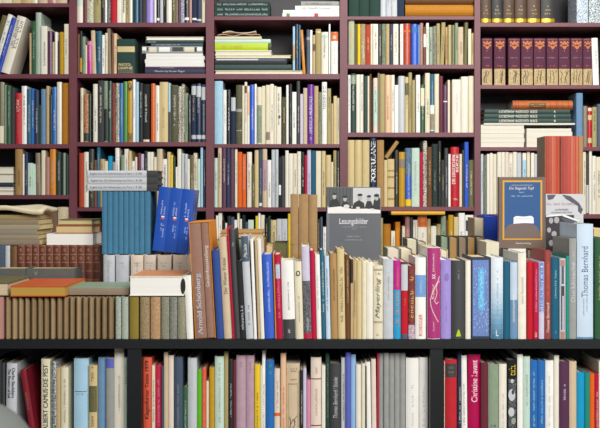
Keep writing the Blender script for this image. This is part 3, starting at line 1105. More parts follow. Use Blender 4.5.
FR = row(DF + .008, 0, '''
186.6 193.4 275.5 white h t:none l-2.4
216.9 224 250 2c4a90 h cloth t:none a-3.2 n:nv
224.3 232.4 237 beige h t:none a-3.2 n:dwk
232.7 234.8 227 crimson h gloss t:none a-3.2
235 240.4 229.5 charcoal h t:none a-3.1 n:bk1
240.6 246 261 black h t:none a-3.1 n:bk2
246.3 253.6 236 silver h t:none a-3.1 n:gm
254 257 239.5 white h t:none a-2.2
257.2 258.2 241 charcoal p t:none a-2.2
258.4 260.6 240 tan p t:none a-2.2
260.8 264.6 239 ivory h t:none a-2.2
265.2 274.8 254.5 cobalt h t:none a-2.1 n:cob
275.4 276.6 254 amber p t:none a-1.8
276.8 282.8 254.5 crimson h gloss t:none a-1.75 n:cr1
283.2 295.8 260.5 white h t:none a-1.7 n:wd
296.2 303.6 261.5 cream h t:none a-1.6 n:circ
304 311.6 246.5 lavender h t:none a-1.5 n:lvp
312 316.8 250.5 crimson h t:none a-1.4
317 321.6 254.5 white h t:silver a-1.35
322 326 250 teal h t:none a-1.3 n:tealb
326.3 330.8 256 paleblue h t:teal a-1.2
331.2 338 253.5 kraft h t:brown a-0.95
338.4 345.6 249 straw h t:none a-0.9 n:tanl
346 350.4 254.5 brown h t:straw a-0.7
350.7 353 259 tan p L:259,283,black t:none
353.2 356.8 260 tan h
357 361.8 260.5 straw h
362.2 366.6 260.5 cream h
366.8 373 262 ivory h t:none
373.4 383 265.5 cream h t:none n:may
383.4 393.4 259 silver h t:none n:wh2
393.8 400.8 260.5 magenta h gloss t:none n:mag
401.2 408 262 red h t:none n:rb
408.4 415 266 maroon h marb:8a4428 t:none n:mul
415.4 426 257.5 white h t:none n:wbw
427.4 440.6 247.5 white h gloss t:none n:purp2 d:.2
441.2 451.2 260 lilac h t:none n:lil
451.6 465.2 260.5 charcoal h t:none n:blk3
465.6 470.8 260.5 ivory h t:none
471.4 490 257 navy h t:none pg:straw n:bbox r:.0008
491.2 503.4 257.5 paleblue h gloss t:none n:pal
503.8 509.8 261.5 teal h t:none n:dg
510.2 517.8 262 steel h t:white n:stl
518.2 526.4 253 ivory h t:gray d:.18
527.2 533 261.5 red h gloss t:none
533.4 538.6 262.5 crimson h t:pink n:crp
539 544.4 262 lavender h t:none n:lvw
544.8 551 250.5 943c38 h t:none n:tb2
551.4 559.4 257.5 teal h t:none n:tbl
559.8 565.8 258.5 silver h t:none n:orn
566.2 569.2 256 jade h t:none
569.5 576.6 238.5 gray h t:lavender n:slb d:.16
577.4 593.6 224 paleblue h t:none d:.165 n:tbn
595 604 237.5 forest h t:none d:.17 n:dgr''', 'front row on the low bookcase', zb=LT, dep=(.135,.175), jit=(0,.004))

# lettering and marks of the front row
T('dwk', 'Der Wiener Kreisel', 258, 294, 3.4, 'black', xc=0)
T('bk1', scribble(5), 242, 252, 1.6, 'silver'); T('bk2', scribble(9), 305, 333, 2.6, 'silver')
NAMED['gm'].strip(Z(262, DF) - LT, Z(236.5, DF) - LT, 'slate'); T('gm', 'Palais', 244, 258, 3.2, 'ivory', shear=.3); T('gm', scribble(9), 305, 325, 2, 'slate')
T('cob', scribble(22), 262, 312, 2.4, 'paleblue'); T('cob', scribble(2), 323, 327, 2.5, 'paleblue', 'flat')
T('cr1', scribble(18), 262, 318, 2.2, 'pink'); NAMED['cr1'].strip(Z(279, DF) - LT, Z(265, DF) - LT, 'sky', 'spine_label', -.7, .7)
b = NAMED['wd']; b.strip(0, Z(320, DF) - LT, 'charcoal', 'spine_band'); T('wd', scribble(16), 282, 310, 1.8, 'slate'); T('wd', scribble(2), 329, 333, 2.2, 'ivory', 'flat')
def disc(b, xc, y, rx, ry, col, name, n=20, off=.0009):
    k = b.D / F; zc = Z(y, b.D) - b.base
    mb = MB(); mb.poly([((xc + rx * math.cos(2*math.pi*i/n)) * k, -off + b.yf(xc * k), zc + ry * k * math.sin(2*math.pi*i/n)) for i in range(n)])
    return mb.build(name, mat(col, 'ink'), b.cover)
disc(NAMED['circ'], 0, 273.4, 2.1, 2.8, 'charcoal', 'publisher_mark'); disc(NAMED['circ'], 0, 273.4, 1.1, 1.6, 'cream', 'publisher_mark', off=.0012); T('circ', scribble(14), 296, 322, 1.8, 'taupe')
b = NAMED['lvp']; k = b.D / F; hz = lambda y: Z(y, b.D) - b.base
b.strip(hz(333), hz(281), '3a3a3e', 'spine_picture', fin='marb', c2='77777c'); b.strip(0, hz(333), 'crimson', 'spine_band'); T('lvp', scribble(8), 318, 330, 2.6, 'silver')
T('tealb', scribble(18), 262, 312, 1.6, 'mint'); T('tanl', scribble(22), 266, 322, 3, 'brown')
T('may', 'Mayerling', 277.5, 318.5, 5.6, 'black', shear=.35)
b = NAMED['may']
for y in (269,270.2,321.4,322.6): b.strip(hz(y + .5), hz(y), 'brown', 'spine_rule', -.9, .9)
T('may', scribble(5), 272, 275, 5, 'taupe', 'flat'); T('may', scribble(3), 333, 335.5, 4, 'charcoal', 'flat')
b = NAMED['mag']; b.strip(0, hz(290), 'cyan', 'spine_band'); T('mag', 'H.C. ARTMANN', 292, 326, 3.6, 'amber', bold=.03); T('mag', scribble(10), 266, 287, 2, 'amber')
b = NAMED['rb']; b.strip(hz(290.5), hz(264.4), 'silver', 'spine_label'); b.strip(hz(264.2), hz(262), 'charcoal', 'spine_band'); b.strip(0, hz(334), 'slate', 'spine_band'); T('rb', scribble(8), 298, 305, 2, 'amber')
b = NAMED['mul']; b.strip(0, hz(325), 'lavender', 'spine_band', fin='marb', c2='rose'); T('mul', scribble(9), 276, 318, 3.2, 'gold')
b = NAMED['wbw']; b.strip(hz(297), hz(275), '6f9ad2', 'spine_band'); T('wbw', 'ROSEGGER', 314, 336, 3.4, 'salmon', bold=.02); T('wbw', scribble(8), 279, 293, 1.6, 'paleblue')
b = NAMED['purp2']; b.strip(.001, b.h - .001, 'a82a72', 'spine_jacket', -.98, .98)
T('purp2', 'Kultur', 284, 299, 2.6, 'shell', xc=-1); T('purp2', 'XX.', 273.5, 279, 3.4, 'white', xc=-.2, bold=.03); T('purp2', 'Jahrhundert', 253.5, 272, 2.4, 'shell', xc=-.4); T('purp2', scribble(7), 320, 331, 1.5, 'shell', xc=-.5)
def swoosh(b, pts, wd, col, name, off=.0011):
    k = b.D / F; mb = MB()
    for i in range(len(pts) - 1):
        (x0, y0), (x1, y1) = pts[i], pts[i+1]
        dx, dy = x1 - x0, y1 - y0; l = math.hypot(dx, dy); nx, ny = -dy / l * wd/2, dx / l * wd/2
        mb.poly([((x * k), b.yf(max(-b.w/2, min(b.w/2, x * k))) - off, Z(y, b.D) - b.base) for x, y in ((x0+nx,y0+ny),(x1+nx,y1+ny),(x1-nx,y1-ny),(x0-nx,y0-ny))])
    return mb.build(name, mat(col, 'ink'), b.cover)
swoosh(NAMED['purp2'], [(5.6,276),(4,281),(1,287),(-2,294),(-3.6,300),(-3,306),(-1,312),(2,318),(4.4,322)], .7, 'shell', 'line_drawing')
swoosh(NAMED['purp2'], [(5.8,281),(3.6,283),(2,288),(3,292),(2.2,297),(.4,301),(2.4,304),(4.6,302)], .6, 'shell', 'line_drawing')
disc(NAMED['lil'], .6, 277, 2.2, 4, '8570b8', 'emblem'); T('lil', scribble(12), 300, 322, 1.6, '8570b8')
b = NAMED['blk3']; swoosh(b, [(0,330.4),(0,336)], .01, 'lime', 'publisher_mark')
k = b.D / F; mb = MB(); mb.poly([(-2.6*k, -.0012, hz(336.4)), (2.6*k, -.0012, hz(336.4)), (.7*k, -.0012, hz(329.6)), (-.5*k, -.0012, hz(329.6))]); mb.build('publisher_mark', mat('lime', 'ink'), b.cover)
T('blk3', scribble(7), 270, 281, 1.6, 'mauve')
b = NAMED['bbox']; k = b.D / F; b.strip(.006, hz(260), '7088c0', 'spine_picture', -.87, .87, 'marb', .0006, '5c78b4')
mb = MB()
def capsule(xc, y0, y1, r, off):
    pts = []
    for i in range(9): a = math.pi * i / 8; pts.append((xc + r * math.cos(a), y0 + r - r * math.sin(a)))
    for i in range(9): a = math.pi + math.pi * i / 8; pts.append((xc + r * math.cos(a), y1 - r - r * math.sin(a)))
    return [(x * k, -off, hz(y)) for x, y in pts]
mb.poly(capsule(.4, 268, 311, 3.1, .0012)); mb.build('figure_print', mat('6cbce2', 'marb', '4a9ad0'), b.cover)
mb = MB(); mb.poly(capsule(.4, 271, 308, 1.3, .0015)); mb.build('figure_print', mat('8ccaea', 'marb', '58a8d8'), b.cover)
mb = MB()
for i in range(70):
    x, y = random.uniform(-7.4, 7.4), random.uniform(266, 330); a = random.uniform(.3, .8); c = random.uniform(.6, 2.2)
    mb.poly([(x*k, -.0010, hz(y)), ((x+a)*k, -.0010, hz(y)), ((x+a*.6)*k, -.0010, hz(y+c)), ((x-.2)*k, -.0010, hz(y+c))])
mb.build('speckle_print', mat('a8c8ec', 'ink'), b.cover)
b = NAMED['pal']; k = b.D / F
gc = [('dfe6ea',0),('d4e1ea',.3),('b2cbdc',.55),('6e9cb8',.8),('46799a',1)]
def ramp(t):
    for (a, ta), (c, tb_) in zip(gc, gc[1:]):
        if t <= tb_:
            f_ = (t - ta) / (tb_ - ta); return ''.join('%02x' % round(int(a[j:j+2], 16) * (1 - f_) + int(c[j:j+2], 16) * f_) for j in (0, 2, 4))
    return gc[-1][0]
for i in range(16): b.strip(max(0, hz(257.6 + 82 * (i + 1) / 16)), hz(257.6 + 82 * i / 16), ramp(i / 15), 'spine_print')
T('pal', scribble(18), 270, 316, 2, 'steel'); T('pal', 'L', 330, 336, 2.6, 'white', 'flat')
b = NAMED['stl']; b.strip(hz(300), hz(262.4), 'b9cbdc', 'spine_print')
T('lvw', 'NEUE BRIEFE UND', 268, 312, 2.6, 'cobalt', bold=.03); b = NAMED['lvw']; b.strip(hz(312), hz(262.5), '7488cc', 'spine_label', -.8, .8); T('lvw', 'NEUE REISEN WIEN', 266, 312, 2.6, 'white', bold=.03, xc=0, name='title_lettering')
T('tb2', 'Thomas Bernhard', 303, 333, 2.7, 'shell', bold=.02); T('tb2', 'EINE BEGEGNUNG', 262, 299, 2.8, 'salmon', bold=.025)
T('tbl', scribble(14), 270, 298, 1.8, 'sky'); T('tbl', scribble(2), 329, 333, 2.4, 'sky', 'flat')
b = NAMED['orn']
b.strip(hz(330), hz(286), 'charcoal', 'spine_ornament', -.55, .55); b.strip(hz(284), hz(266), 'slate', 'spine_ornament', -.4, .4); b.strip(hz(266), hz(260), 'rose', 'spine_ornament', -.7, .7); b.strip(hz(340), hz(331.5), 'rose', 'spine_ornament', -.7, .7)
b.strip(hz(330), hz(296), 'lavender', 'spine_ornament', -.15, .3, off=.0007)
T('crp', scribble(14), 268, 312, 2, 'pink'); T('crp', scribble(1), 330, 337, 2.4, 'peach', 'flat')
T('slb', 'Die Ursache', 262, 302, 4, 'silver')
b = NAMED['tbn']; b.strip(0, hz(337), 'steel', 'spine_band'); T('tbn', 'Thomas Bernhard', 246.5, 297, 6.4, '5e7390', xc=-.6, bold=.0); T('tbn', scribble(14), 298, 316, 1.7, 'gray', xc=-2); T('tbn', scribble(14), 294, 312, 1.7, 'gray', xc=1.2)
T('dgr', scribble(14), 252, 300, 3, 'khaki')
T('wh2', scribble(16), 272, 300, 1.8, 'gray')

# ------------------------------------------------------------------ second row on the low bookcase, fore edges towards us
BK = 'second row behind the front books, low bookcase'
row(2.62, 0, '''
216 226 240 tan pg:beige
226.4 235.6 238.4 tan pg:beige
236 250 238.4 olive pg:sage
250.4 265.6 238.4 brown pg:tan
266 273.6 245 kraft pg:straw
274 288 243 olive pg:olive
318 331 262 brown pg:tan
331.4 345 262 tan pg:cream
345.4 358 262 crimson pg:tan
358.4 372 262 olive pg:tan
372.4 386 261 crimson pg:cream
387.4 399.6 248.6 sage pg:shell
400.4 412 249 taupe pg:cream
412.6 417.4 255 gold pg:straw
440.8 448 250 beige pg:cream d:.12
486.4 499 242 ivory pg:cream
499.6 508 249 charcoal pg:charcoal
508.4 526 248.6 ivory pg:white
527 531.6 249 charcoal pg:taupe
532 543.6 248.6 amber pg:olive
544 556 252 taupe pg:cream d:.27
556.4 570 252 kraft pg:cream d:.27
570.4 586 252 beige pg:cream d:.27
594 606 228.6 straw pg:straw''', BK, zb=FB, dep=(.13,.16), mode='back', faux=0, jit=(0,.002))
# higher page-out books, piled on the row
row(2.75, 0, '''
440.6 448.4 236.4 dkgreen pg:sage d:.1
449 457.8 237 charcoal pg:kraft d:.1
458.4 466.8 237 charcoal pg:taupe d:.1
467.2 475.4 237 charcoal pg:kraft d:.1
476 484.6 237 charcoal pg:taupe d:.1''', 'dark row behind the blue picture-spined book, low bookcase', zb=FB, mode='back', faux=0, jit=(0,.001))
D2 = 2.84
row(2.87, 0, '''
406.6 417.4 239 charcoal pg:cream d:.12
417.8 426 242 sage pg:beige d:.12
474.4 483.4 218 beige pg:cream d:.12
484 497.6 215.6 royal pg:royal d:.12''', 'row deeper on the low bookcase', zb=FB, mode='back', faux=0, jit=(0,.001))
# tan pair lying on the second row
zt = Z(238.3, 2.62)
b = lie(219.5, 262.4, 232.4, 236.2, 2.635, .14, 'tan', zb=zt, fin='cloth', page='cream', label='tan book lying under another tan book behind the black front row book'); zt += b.w_ + .0003
b = lie(221, 262.8, 228.4, 232.2, 2.635, .14, 'kraft', zb=zt, fin='cloth', page='cream', label='brown-paper coloured book uppermost of the lying pair behind the front row')
# three brown folios
row(2.64, 0, '''
290.4 298.4 194 wood h cloth t:none d:.23
298.8 308.6 194 wood h cloth t:none d:.23
309 317.4 194.6 wood h cloth t:none d:.23''', 'folios behind the front row', zb=FB, jit=(0,.001))
for b in ROWS[-1][0]:
    for f_ in (.3,.62): b.strip(f_*b.h, (f_+.008)*b.h, 'kraft', 'raised_band', off=.0012)
# red folios standing on the second row
zr = Z(251.9, 2.622)
row(2.72, 0, '''
545.4 560.2 136 red h leather t:none d:.095 n:rf1
561.2 583.6 136 red h leather t:none d:.095 n:rf2''', 'red folios behind the pictured books', zb=zr, jit=(0,.001))
for i in ('rf1','rf2'):
    b = NAMED[i]; b.cover.data.materials[0] = mat('b2382a', 'leather')
    for q in range(7):
        a_ = -.95 + q * .26; b.strip(0, b.h, random.choice(['b4402c','c05a34','a83226','bc4c34','c46a40']), 'worn_streak', a_, a_ + random.uniform(.08, .2), off=.0003)
    mb = MB(); mb.box(-b.w/2 - .0008, -b.w/2 - .0001, .002, b.d, 0, b.h); mb.build('side_board', mat('8c7862', 'leather'), b.root)
    b.strip(0, b.h, 'b9543a', 'worn_edge', .72, .98) if i == 'rf1' else b.strip(0, b.h, 'a8845a', 'worn_edge', .62, .98)
    b.strip(0, b.h, 'c86a48', 'worn_streak', -.1, .04); b.strip(0, b.h, '9c4030', 'worn_streak', -.62, -.5)

# books shown cover outwards
def faceout(x0, x1, ytop, zb, D, th, col, label, back=0.0):
    k = D / F
    b = Book(th, Z(ytop, D) - zb, (x1 - x0) * k, col, 'paper', True, 'ivory', .0012)
    # thickness along the depth, front cover plane at D
    b.at(M4(AX['cover'], (X(x0, D), D + th/2, zb))); b.tag(label, 'book'); b.kk = k
    return b
zb1 = Z(261.6, 2.62) if False else Z(261, 2.62)
b = faceout(326.4, 381, 187, zb1, 2.645, .018, '5c6066', 'dark grey book facing outwards with a black-and-white photograph of seated people')
W, H = b.d, b.h; u = lambda px: (px - 326.4) * b.kk; v = lambda py: Z(py, 2.645) - zb1
R = lambda x0, y0, x1, y1: [(u(x0), v(y1)), (u(x1), v(y1)), (u(x1), v(y0)), (u(x0), v(y0))]
b.onfront([R(327.6,187.8,380.4,213.4)], 'c4c6c8', 'cover_photograph', .0004)
b.onfront([R(327.6,187.8,353,206)], '54575a', 'photograph_backdrop', .0007)
for i in range(7): b.onfront([R(329 + i * 3.4, 187.8, 330.2 + i * 3.4, 204)], '44474a', 'photograph_backdrop', .0009)
def ell(cx, cy, rx, ry, n=14): return [(u(cx + rx * math.cos(2*math.pi*i/n)), v(cy + ry * math.sin(2*math.pi*i/n))) for i in range(n)]
b.onfront([[(u(x), v(y)) for x, y in p] for p in ([(328,208),(331,200),(337,199),(340,204),(341,209)],[(340,209),(343,202),(347,202),(351,206),(352,209)],[(351,211),(354,203),(359,200),(364,203),(365,210)],
     [(364,210),(367,201),(371,201),(373,206),(373,211)],[(372,211),(374,200),(378,195),(380.2,199),(380.2,211)])], '26282a', 'photograph_figures', .0012)
b.onfront([ell(334.4,196.4,1.9,2.8),ell(345,199,1.9,2.4),ell(360,197.4,2.3,2.9),ell(369,198.6,1.9,2.6),ell(376.6,197.8,1.9,2.8)], 'aeaeac', 'photograph_faces', .0015)
b.onfront([ell(345,196.8,2.6,1.2),ell(376.6,195.4,2.6,1.6),ell(334.4,194,2,1),ell(360,194.9,2.6,1.3),ell(369,196.3,2.2,1.2)], '1e2022', 'photograph_hair', .0018)
b.onfront([[(u(x), v(y)) for x, y in ((327.6,207.6),(340,206.4),(352,209),(366,208.6),(380.4,210),(380.4,213.4),(327.6,213.4))]], 'e4e4e2', 'photograph_tablecloth', .0020)
for e_ in (ell(346.5,206.4,3,2),ell(358,208,2,1.4),ell(372,209.4,2.4,1)): b.onfront([e_], 'd2d2d0', 'photograph_dish', .0023)
b.fronttext(glyphs('Lesungsbilder', .006), u(339.4), u(368), v(225.8), v(218.2), 'e6e8ea')
b.fronttext(scribble(34), u(341.4), u(366.4), v(227.4), v(226), 'a8acb0', 'subtitle_lettering'); b.fronttext(scribble(8), u(352), u(356.4), v(229.4), v(228.2), 'a8acb0', 'subtitle_lettering')
b.fronttext(scribble(18), u(347), u(360.6), v(237), v(235.4), 'b4b8bc', 'subtitle_lettering'); b.fronttext(scribble(22), u(345), u(362.6), v(240.4), v(238.8), 'b4b8bc', 'subtitle_lettering')
b.onfront([R(326.6,213.6,329.4,262)], '6e737a', 'hinge_strip', .0004)

zb2_ = Z(248.5, 2.62)
b = faceout(498.4, 545, 177, zb2_, 2.632, .016, '6c584c', 'brown-bordered book facing outwards with a blue cover picture of a white bed')
kk = b.kk; x00 = 498.4; zz_ = zb2_
u = lambda px: (px - x00) * kk; v = lambda py: Z(py, 2.632) - zz_
b.onfront([R(502.6,180.4,542.2,239.8)], 'd8a018', 'yellow_border', .0004)
b.onfront([R(504.3,182.1,540.5,238.2)], '1a5088', 'cover_picture', .0007)
b.onfront([[(u(x), v(y)) for x, y in ((504,238.4),(504.6,232),(507,225.6),(512,223.6),(523,223.4),(534,224.6),(538,228),(540.8,236),(540.8,238.4))]], '6e5e58', 'painted_ground', .0010)
b.onfront([[(u(x), v(y)) for x, y in ((513.4,223.8),(513.6,217.4),(516,216),(524,216.6),(531,215.8),(533.4,217.4),(533.8,223.4),(524,223)) ]], 'e8ecee', 'painted_bed', .0013)
b.onfront([R(515,218.6,532,219.2)], 'b8c4cc', 'painted_bed', .0016)
b.fronttext(scribble(18), u(510.5), u(532.5), v(186), v(184), 'a8b4c0', 'author_lettering')
b.fronttext(glyphs('Der fliegende Topf', 0, .2), u(509), u(534), v(190.4), v(186.8), 'e4d8c8')
b.fronttext(scribble(5), u(519), u(524), v(192.8), v(191.4), 'c8ccd0', 'subtitle_lettering'); b.fronttext(scribble(26), u(510), u(533.6), v(196.6), v(195.2), 'c4d0dc', 'subtitle_lettering')
b.fronttext(glyphs('Residenz Verlag'), u(516), u(530.6), v(244.4), v(242.4), 'e8e4dc', 'publisher_lettering')

zb3 = Z(251.9, 2.622)
b = faceout(545.4, 583.4, 194, zb3, 2.66, .014, 'c4c6ca', 'pale book facing outwards with a black-and-white cover picture under the red folios')
x00 = 545.4; kk = b.kk; u = lambda px: (px - x00) * kk; v = lambda py: Z(py, 2.66) - zb3
b.onfront([R(545.6,215,574,251)], '2c2830', 'cover_photograph', .0004)
b.onfront([[(u(x), v(y)) for x, y in p] for p in ([(547,195),(556,194.6),(553,199),(548,200)],[(562,194.6),(570,196),(579,203),(582,208),(576,205),(566,199)],[(578,206),(583,209),(581,214),(578,211)],[(560,217),(577,221),(577,225),(566,223)])], '50505c', 'cover_drawing', .0007)
b.onfront([ell(551,220.6,2.2,3),ell(556.6,220,2.6,3.4),ell(549,230,2,2.6),ell(554,234,2.6,3),ell(551,243,2.4,3)], 'a8a4aa', 'cover_figures', .0009)
b.onfront([[(u(x), v(y)) for x, y in ((563,214),(579,220.5),(579,222),(562,216))], [(u(x), v(y)) for x, y in ((546,215.4),(562,214),(562,215.6),(546,217))]], 'e6e6ea', 'cover_drawing', .0011)
b.fronttext(scribble(17), u(547), u(575), v(205), v(202.2), 'b48890', 'author_lettering'); b.fronttext(scribble(11), u(555), u(568.6), v(210.4), v(208.2), '484850'); b.fronttext(scribble(18), u(551), u(572), v(213.2), v(211.2), '686870')

# ------------------------------------------------------------------ lower shelf of the low bookcase
LB = 'lower shelf of the low bookcase'
row(DF + .026, 462, '''
-10 -4 362 charcoal h
-3.6 1.4 361 black h t:gray
1.8 4.8 363 charcoal h t:none
5 15.6 363.5 silver h t:none l1.4 n:baud
41 50 359 cream h t:none n:camus
50.4 52.4 362 sage h marb:charcoal
52.6 56 361.5 silver h marb:charcoal t:black
56.3 60.4 368 tan h
60.7 68.2 367.5 cream h t:taupe
73.6 88.4 358.5 sky h t:none n:lb
88.8 97 365.5 straw h t:none n:diam
98 105.8 357.5 steel h cloth t:none n:bl5
106 113.8 358 gray h t:none L:358.4,368,violet n:gr5
114.2 123.8 348.5 ivory h t:taupe d:.19
124.1 127 357.5 mint h t:none n:mint5''', LB, zb=zb2, dep=(.14,.175))
b = Book(5.8 * DF / F, .208, .15, 'maroon', 'gloss', True, 'beige'); b.cover.data.materials[0] = mat('7e1c2a', 'gloss')
ln = -math.radians(9); s_, c_ = math.sin(ln), math.cos(ln)
b.at(M4(((c_,0,-s_),(0,1,0),(s_,0,c_)), (X(37.6 - 3.0, DF), DF + .02, .0003 + zb2 + abs(s_) * b.w/2)))
b.tag('dark red book leaning left between the white and the cream lettered books', 'book'); b.put(scribble(10), .55*b.h, .8*b.h, b.w*.35, 'taupe', 'down')
row(DF + .026, 462, '''
143.3 151.6 357.5 salmon h t:none n:klag
151.8 154.8 365.5 cream t:none n:cr6
155 161.4 365 crimson h t:pink
161.6 163.4 366 slate h
163.8 168 352 beige h t:none
168.3 173.6 355.5 shell h t:none
173.9 182.6 357.5 slate h t:gray
182.9 187.4 387 forest h t:mint
187.7 196.8 358 silver h t:none n:wh7
197 201.6 370.5 grass h t:none
201.8 206.2 368.5 salmon h t:straw
206.4 209 381 cream t:none
209.3 214.4 367.5 mustard h cloth t:none n:mu7
214.8 223.8 356.5 mint h t:gray d:.18
224.1 228.2 351.5 khaki h t:none
228.5 233 360.5 black h t:silver
233.2 236 360.5 maroon h
236.3 245.8 355.5 mauve h cloth t:none n:mv1
246.1 254.2 355.5 mauve h cloth t:none n:mv2
254.6 260 364.5 yellow h t:charcoal
260.3 262 366 cream p t:none
262.2 265.4 350.5 white h t:charcoal
265.7 274 360.5 blue h gloss t:none n:bl7
274.4 280.4 368.5 shell h t:none n:sh7
280.7 286 353 peach h t:salmon
286.3 299.8 363.5 beige h t:none n:tp7
300.2 303 370 black p
303.3 306.4 368.5 lavender p
306.6 310.6 380 pink h t:none
310.9 321.4 357.5 shell h t:none n:sp7
321.7 325.4 365.5 ivory p t:none
325.7 329.4 353.5 dkgreen h t:sage
329.7 341 363.5 charcoal h t:none n:stk
341.3 345.6 357.5 silver h t:charcoal
345.8 350.8 352.5 violet h t:none
351 355.8 354.5 steel h t:none n:sk8
356.1 361.4 364.5 ivory h t:none
361.6 365.2 363.5 cream h
365.4 366.8 366 black p
367 371.8 362 white h t:none l-1.5
372.2 376.8 359 shell h t:none l-1
377.1 378.9 353 crimson p t:none
379.1 383.7 353 gray h cloth t:none
384 389 353 gray h cloth t:none
389.3 394.2 353 gray h cloth t:none
394.5 399.8 353 gray h cloth t:none
400.1 405.4 353 gray h cloth t:none
406 419 358 white h t:none n:wv1
419.4 428 357.5 white h t:none n:wv2''', LB, zb=zb2, dep=(.14,.175))
row(DF + .026, 462, '''
444.2 445 361 cream p t:none
445.2 457 359.5 red h cloth t:none n:rl9
457.6 461.8 351 navy h
462 467.8 355.5 white h t:gray l-1
468.1 480.6 354.5 crimson h gloss t:none n:lav
480.9 488 362.5 maroon h cloth t:none
488.4 498.8 364.5 sage h cloth t:none n:gc9
499.2 506.8 364 ivory h t:silver
507.2 517 360 black h t:none n:fri
517.4 523 354.5 white h t:none
523.2 530.2 356.5 mint h t:gray
530.5 537.8 360.5 blue h gloss t:sky
538.1 545.2 360.5 blue h gloss t:sky
545.6 554 360.5 white h t:silver
554.3 559.2 355.5 ivory h t:none
559.6 569.2 361.5 plum h t:none n:pl9
569.5 576.8 361.5 beige h t:none
577.1 585 372.5 cyan h gloss t:none
585.2 589.8 372.5 jade h t:none
590 594.8 373.5 orange h gloss t:none
595.1 598.8 373.5 crimson h
599.2 608 361 ivory h''', LB, zb=zb2, dep=(.14,.175))
T('baud', 'Charles Baudelaire', 368, 398, 3, 'black', 'down', 1.9, bold=.03); T('baud', 'The Flowers of Evil', 369, 398, 3, 'black', 'down', -2.2, bold=.03)
T('camus', 'ALBERT CAMUS·DIE PEST', 364.5, 430, 4.6, '2a3028', bold=.035)
b = NAMED['lb']; hz = lambda y: Z(y, b.D) - b.base
b.strip(hz(391.8), hz(391.2), '3a5a70', 'spine_rule', -.8, .8); T('lb', scribble(9), 393, 394.6, 8, '3a5a70', 'flat', -1)
b = NAMED['diam']; k = b.D / F
mb = MB()
for y0, y1 in ((386,396.6),(396.6,407),(407,412)):
    mb.poly([(-4*k, b.yf(4*k) - .0012, hz(y1)), (0, -.0012, hz(y0)), (4*k, b.yf(4*k) - .0012, hz(y1))])
mb.build('diamond_pattern', mat('charcoal', 'ink'), b.cover); b.strip(hz(412), hz(386), 'olive', 'spine_band', off=.0008)
T('diam', scribble(9), 366.5, 384, 3, '6a4a20', 'down'); T('diam', scribble(6), 416, 427, 3, '6a4a20', 'down')
T('mint5', scribble(7), 364, 384, 1.6, 'charcoal')
T('klag', 'Klagenfurter Texte 1979', 360.5, 419, 5, '2a1c1a', bold=.03)
T('cr6', scribble(16), 380, 422, 1.4, 'charcoal'); T('wh7', scribble(14), 366, 400, 2, 'silver')
for i in ('mv1','mv2'): T(i, scribble(5), 361, 376, 1.8, 'taupe')
T('bl7', scribble(7), 364, 376, 3.2, 'grass', 'down', .8); b = NAMED['sh7']; b.strip(hz(416), hz(412.8), 'orange', 'spine_band'); T('sh7', scribble(12), 380, 408, 1.6, 'taupe')
T('tp7', scribble(5), 368, 369.6, 7, '2c2420', 'flat', 1); T('tp7', scribble(4), 370.2, 371.8, 6, '2c2420', 'flat', .6); T('tp7', scribble(6), 378.4, 380.2, 6.4, '8a5a40', 'flat', .6)
b = NAMED['tp7']
for a_, c_2 in ((-.72,-.68),(.62,.66)): b.strip(0, hz(383), 'taupe', 'spine_rule', a_, c_2)
b.strip(hz(384.4), hz(383.6), 'taupe', 'spine_rule', -.7, .64)
swoosh(b, [(-3.4,417),(-2.2,422),(-3,428),(-1.4,436)], .6, 'charcoal', 'line_drawing'); swoosh(b, [(4,416),(1,420),(2,425),(-.8,429),(1,436)], .6, 'charcoal', 'line_drawing'); swoosh(b, [(-2.2,424),(.2,419),(2.6,422)], .5, 'charcoal', 'line_drawing')
b = NAMED['sp7']; b.strip(hz(379.4), hz(378.4), 'maroon', 'spine_rule'); b.strip(hz(426), hz(425), 'maroon', 'spine_rule'); T('sp7', scribble(5), 367, 374, 2.4, 'rose'); T('sp7', scribble(12), 388, 416, 2.2, 'rose')
T('stk', 'Thomas Bernhard / Stücke', 377, 418, 4.2, 'silver', shear=.3)
b = NAMED['sk8']; b.cover.data.materials[0] = mat('8fb6dc', 'paper')
for i in ('wv1','wv2'): T(i, scribble(9), 384, 426, 2.4, 'silver')
b = NAMED['rl9']; b.strip(hz(377.4), hz(363.6), 'charcoal', 'spine_label', -.9, .9); T('rl9', scribble(5), 366, 368.4, 6, 'taupe', 'flat'); T('rl9', scribble(5), 370.6, 373, 6, 'taupe', 'flat')
NAMED['lav'].cover.data.materials[0] = mat('b00f4e', 'gloss'); T('lav', 'Christine Lavant', 360, 402, 6, 'f4dce6', bold=.02)
b = NAMED['fri']; T('fri', scribble(5), 361.5, 375.5, 6.6, 'yellow'); b.strip(hz(428), hz(379), '2c2e30', 'spine_picture', -.7, .8, 'marb', .0006, '6c6e6e')
disc(b, 0, 381, 1.6, 2, 'silver', 'spine_picture'); disc(b, -.4, 395, 3.4, 6, 'silver', 'spine_picture'); disc(b, -.8, 412, 3, 4.6, 'silver', 'spine_picture'); disc(b, 1.4, 421, 2.2, 3.4, 'gray', 'spine_picture'); disc(b, .8, 392, 1.4, 2.4, 'charcoal', 'spine_picture', off=.0012)
T('pl9', scribble(7), 384, 400, 2.6, 'lavender'); T('gc9', scribble(4), 424, 427, 5, 'charcoal', 'flat')

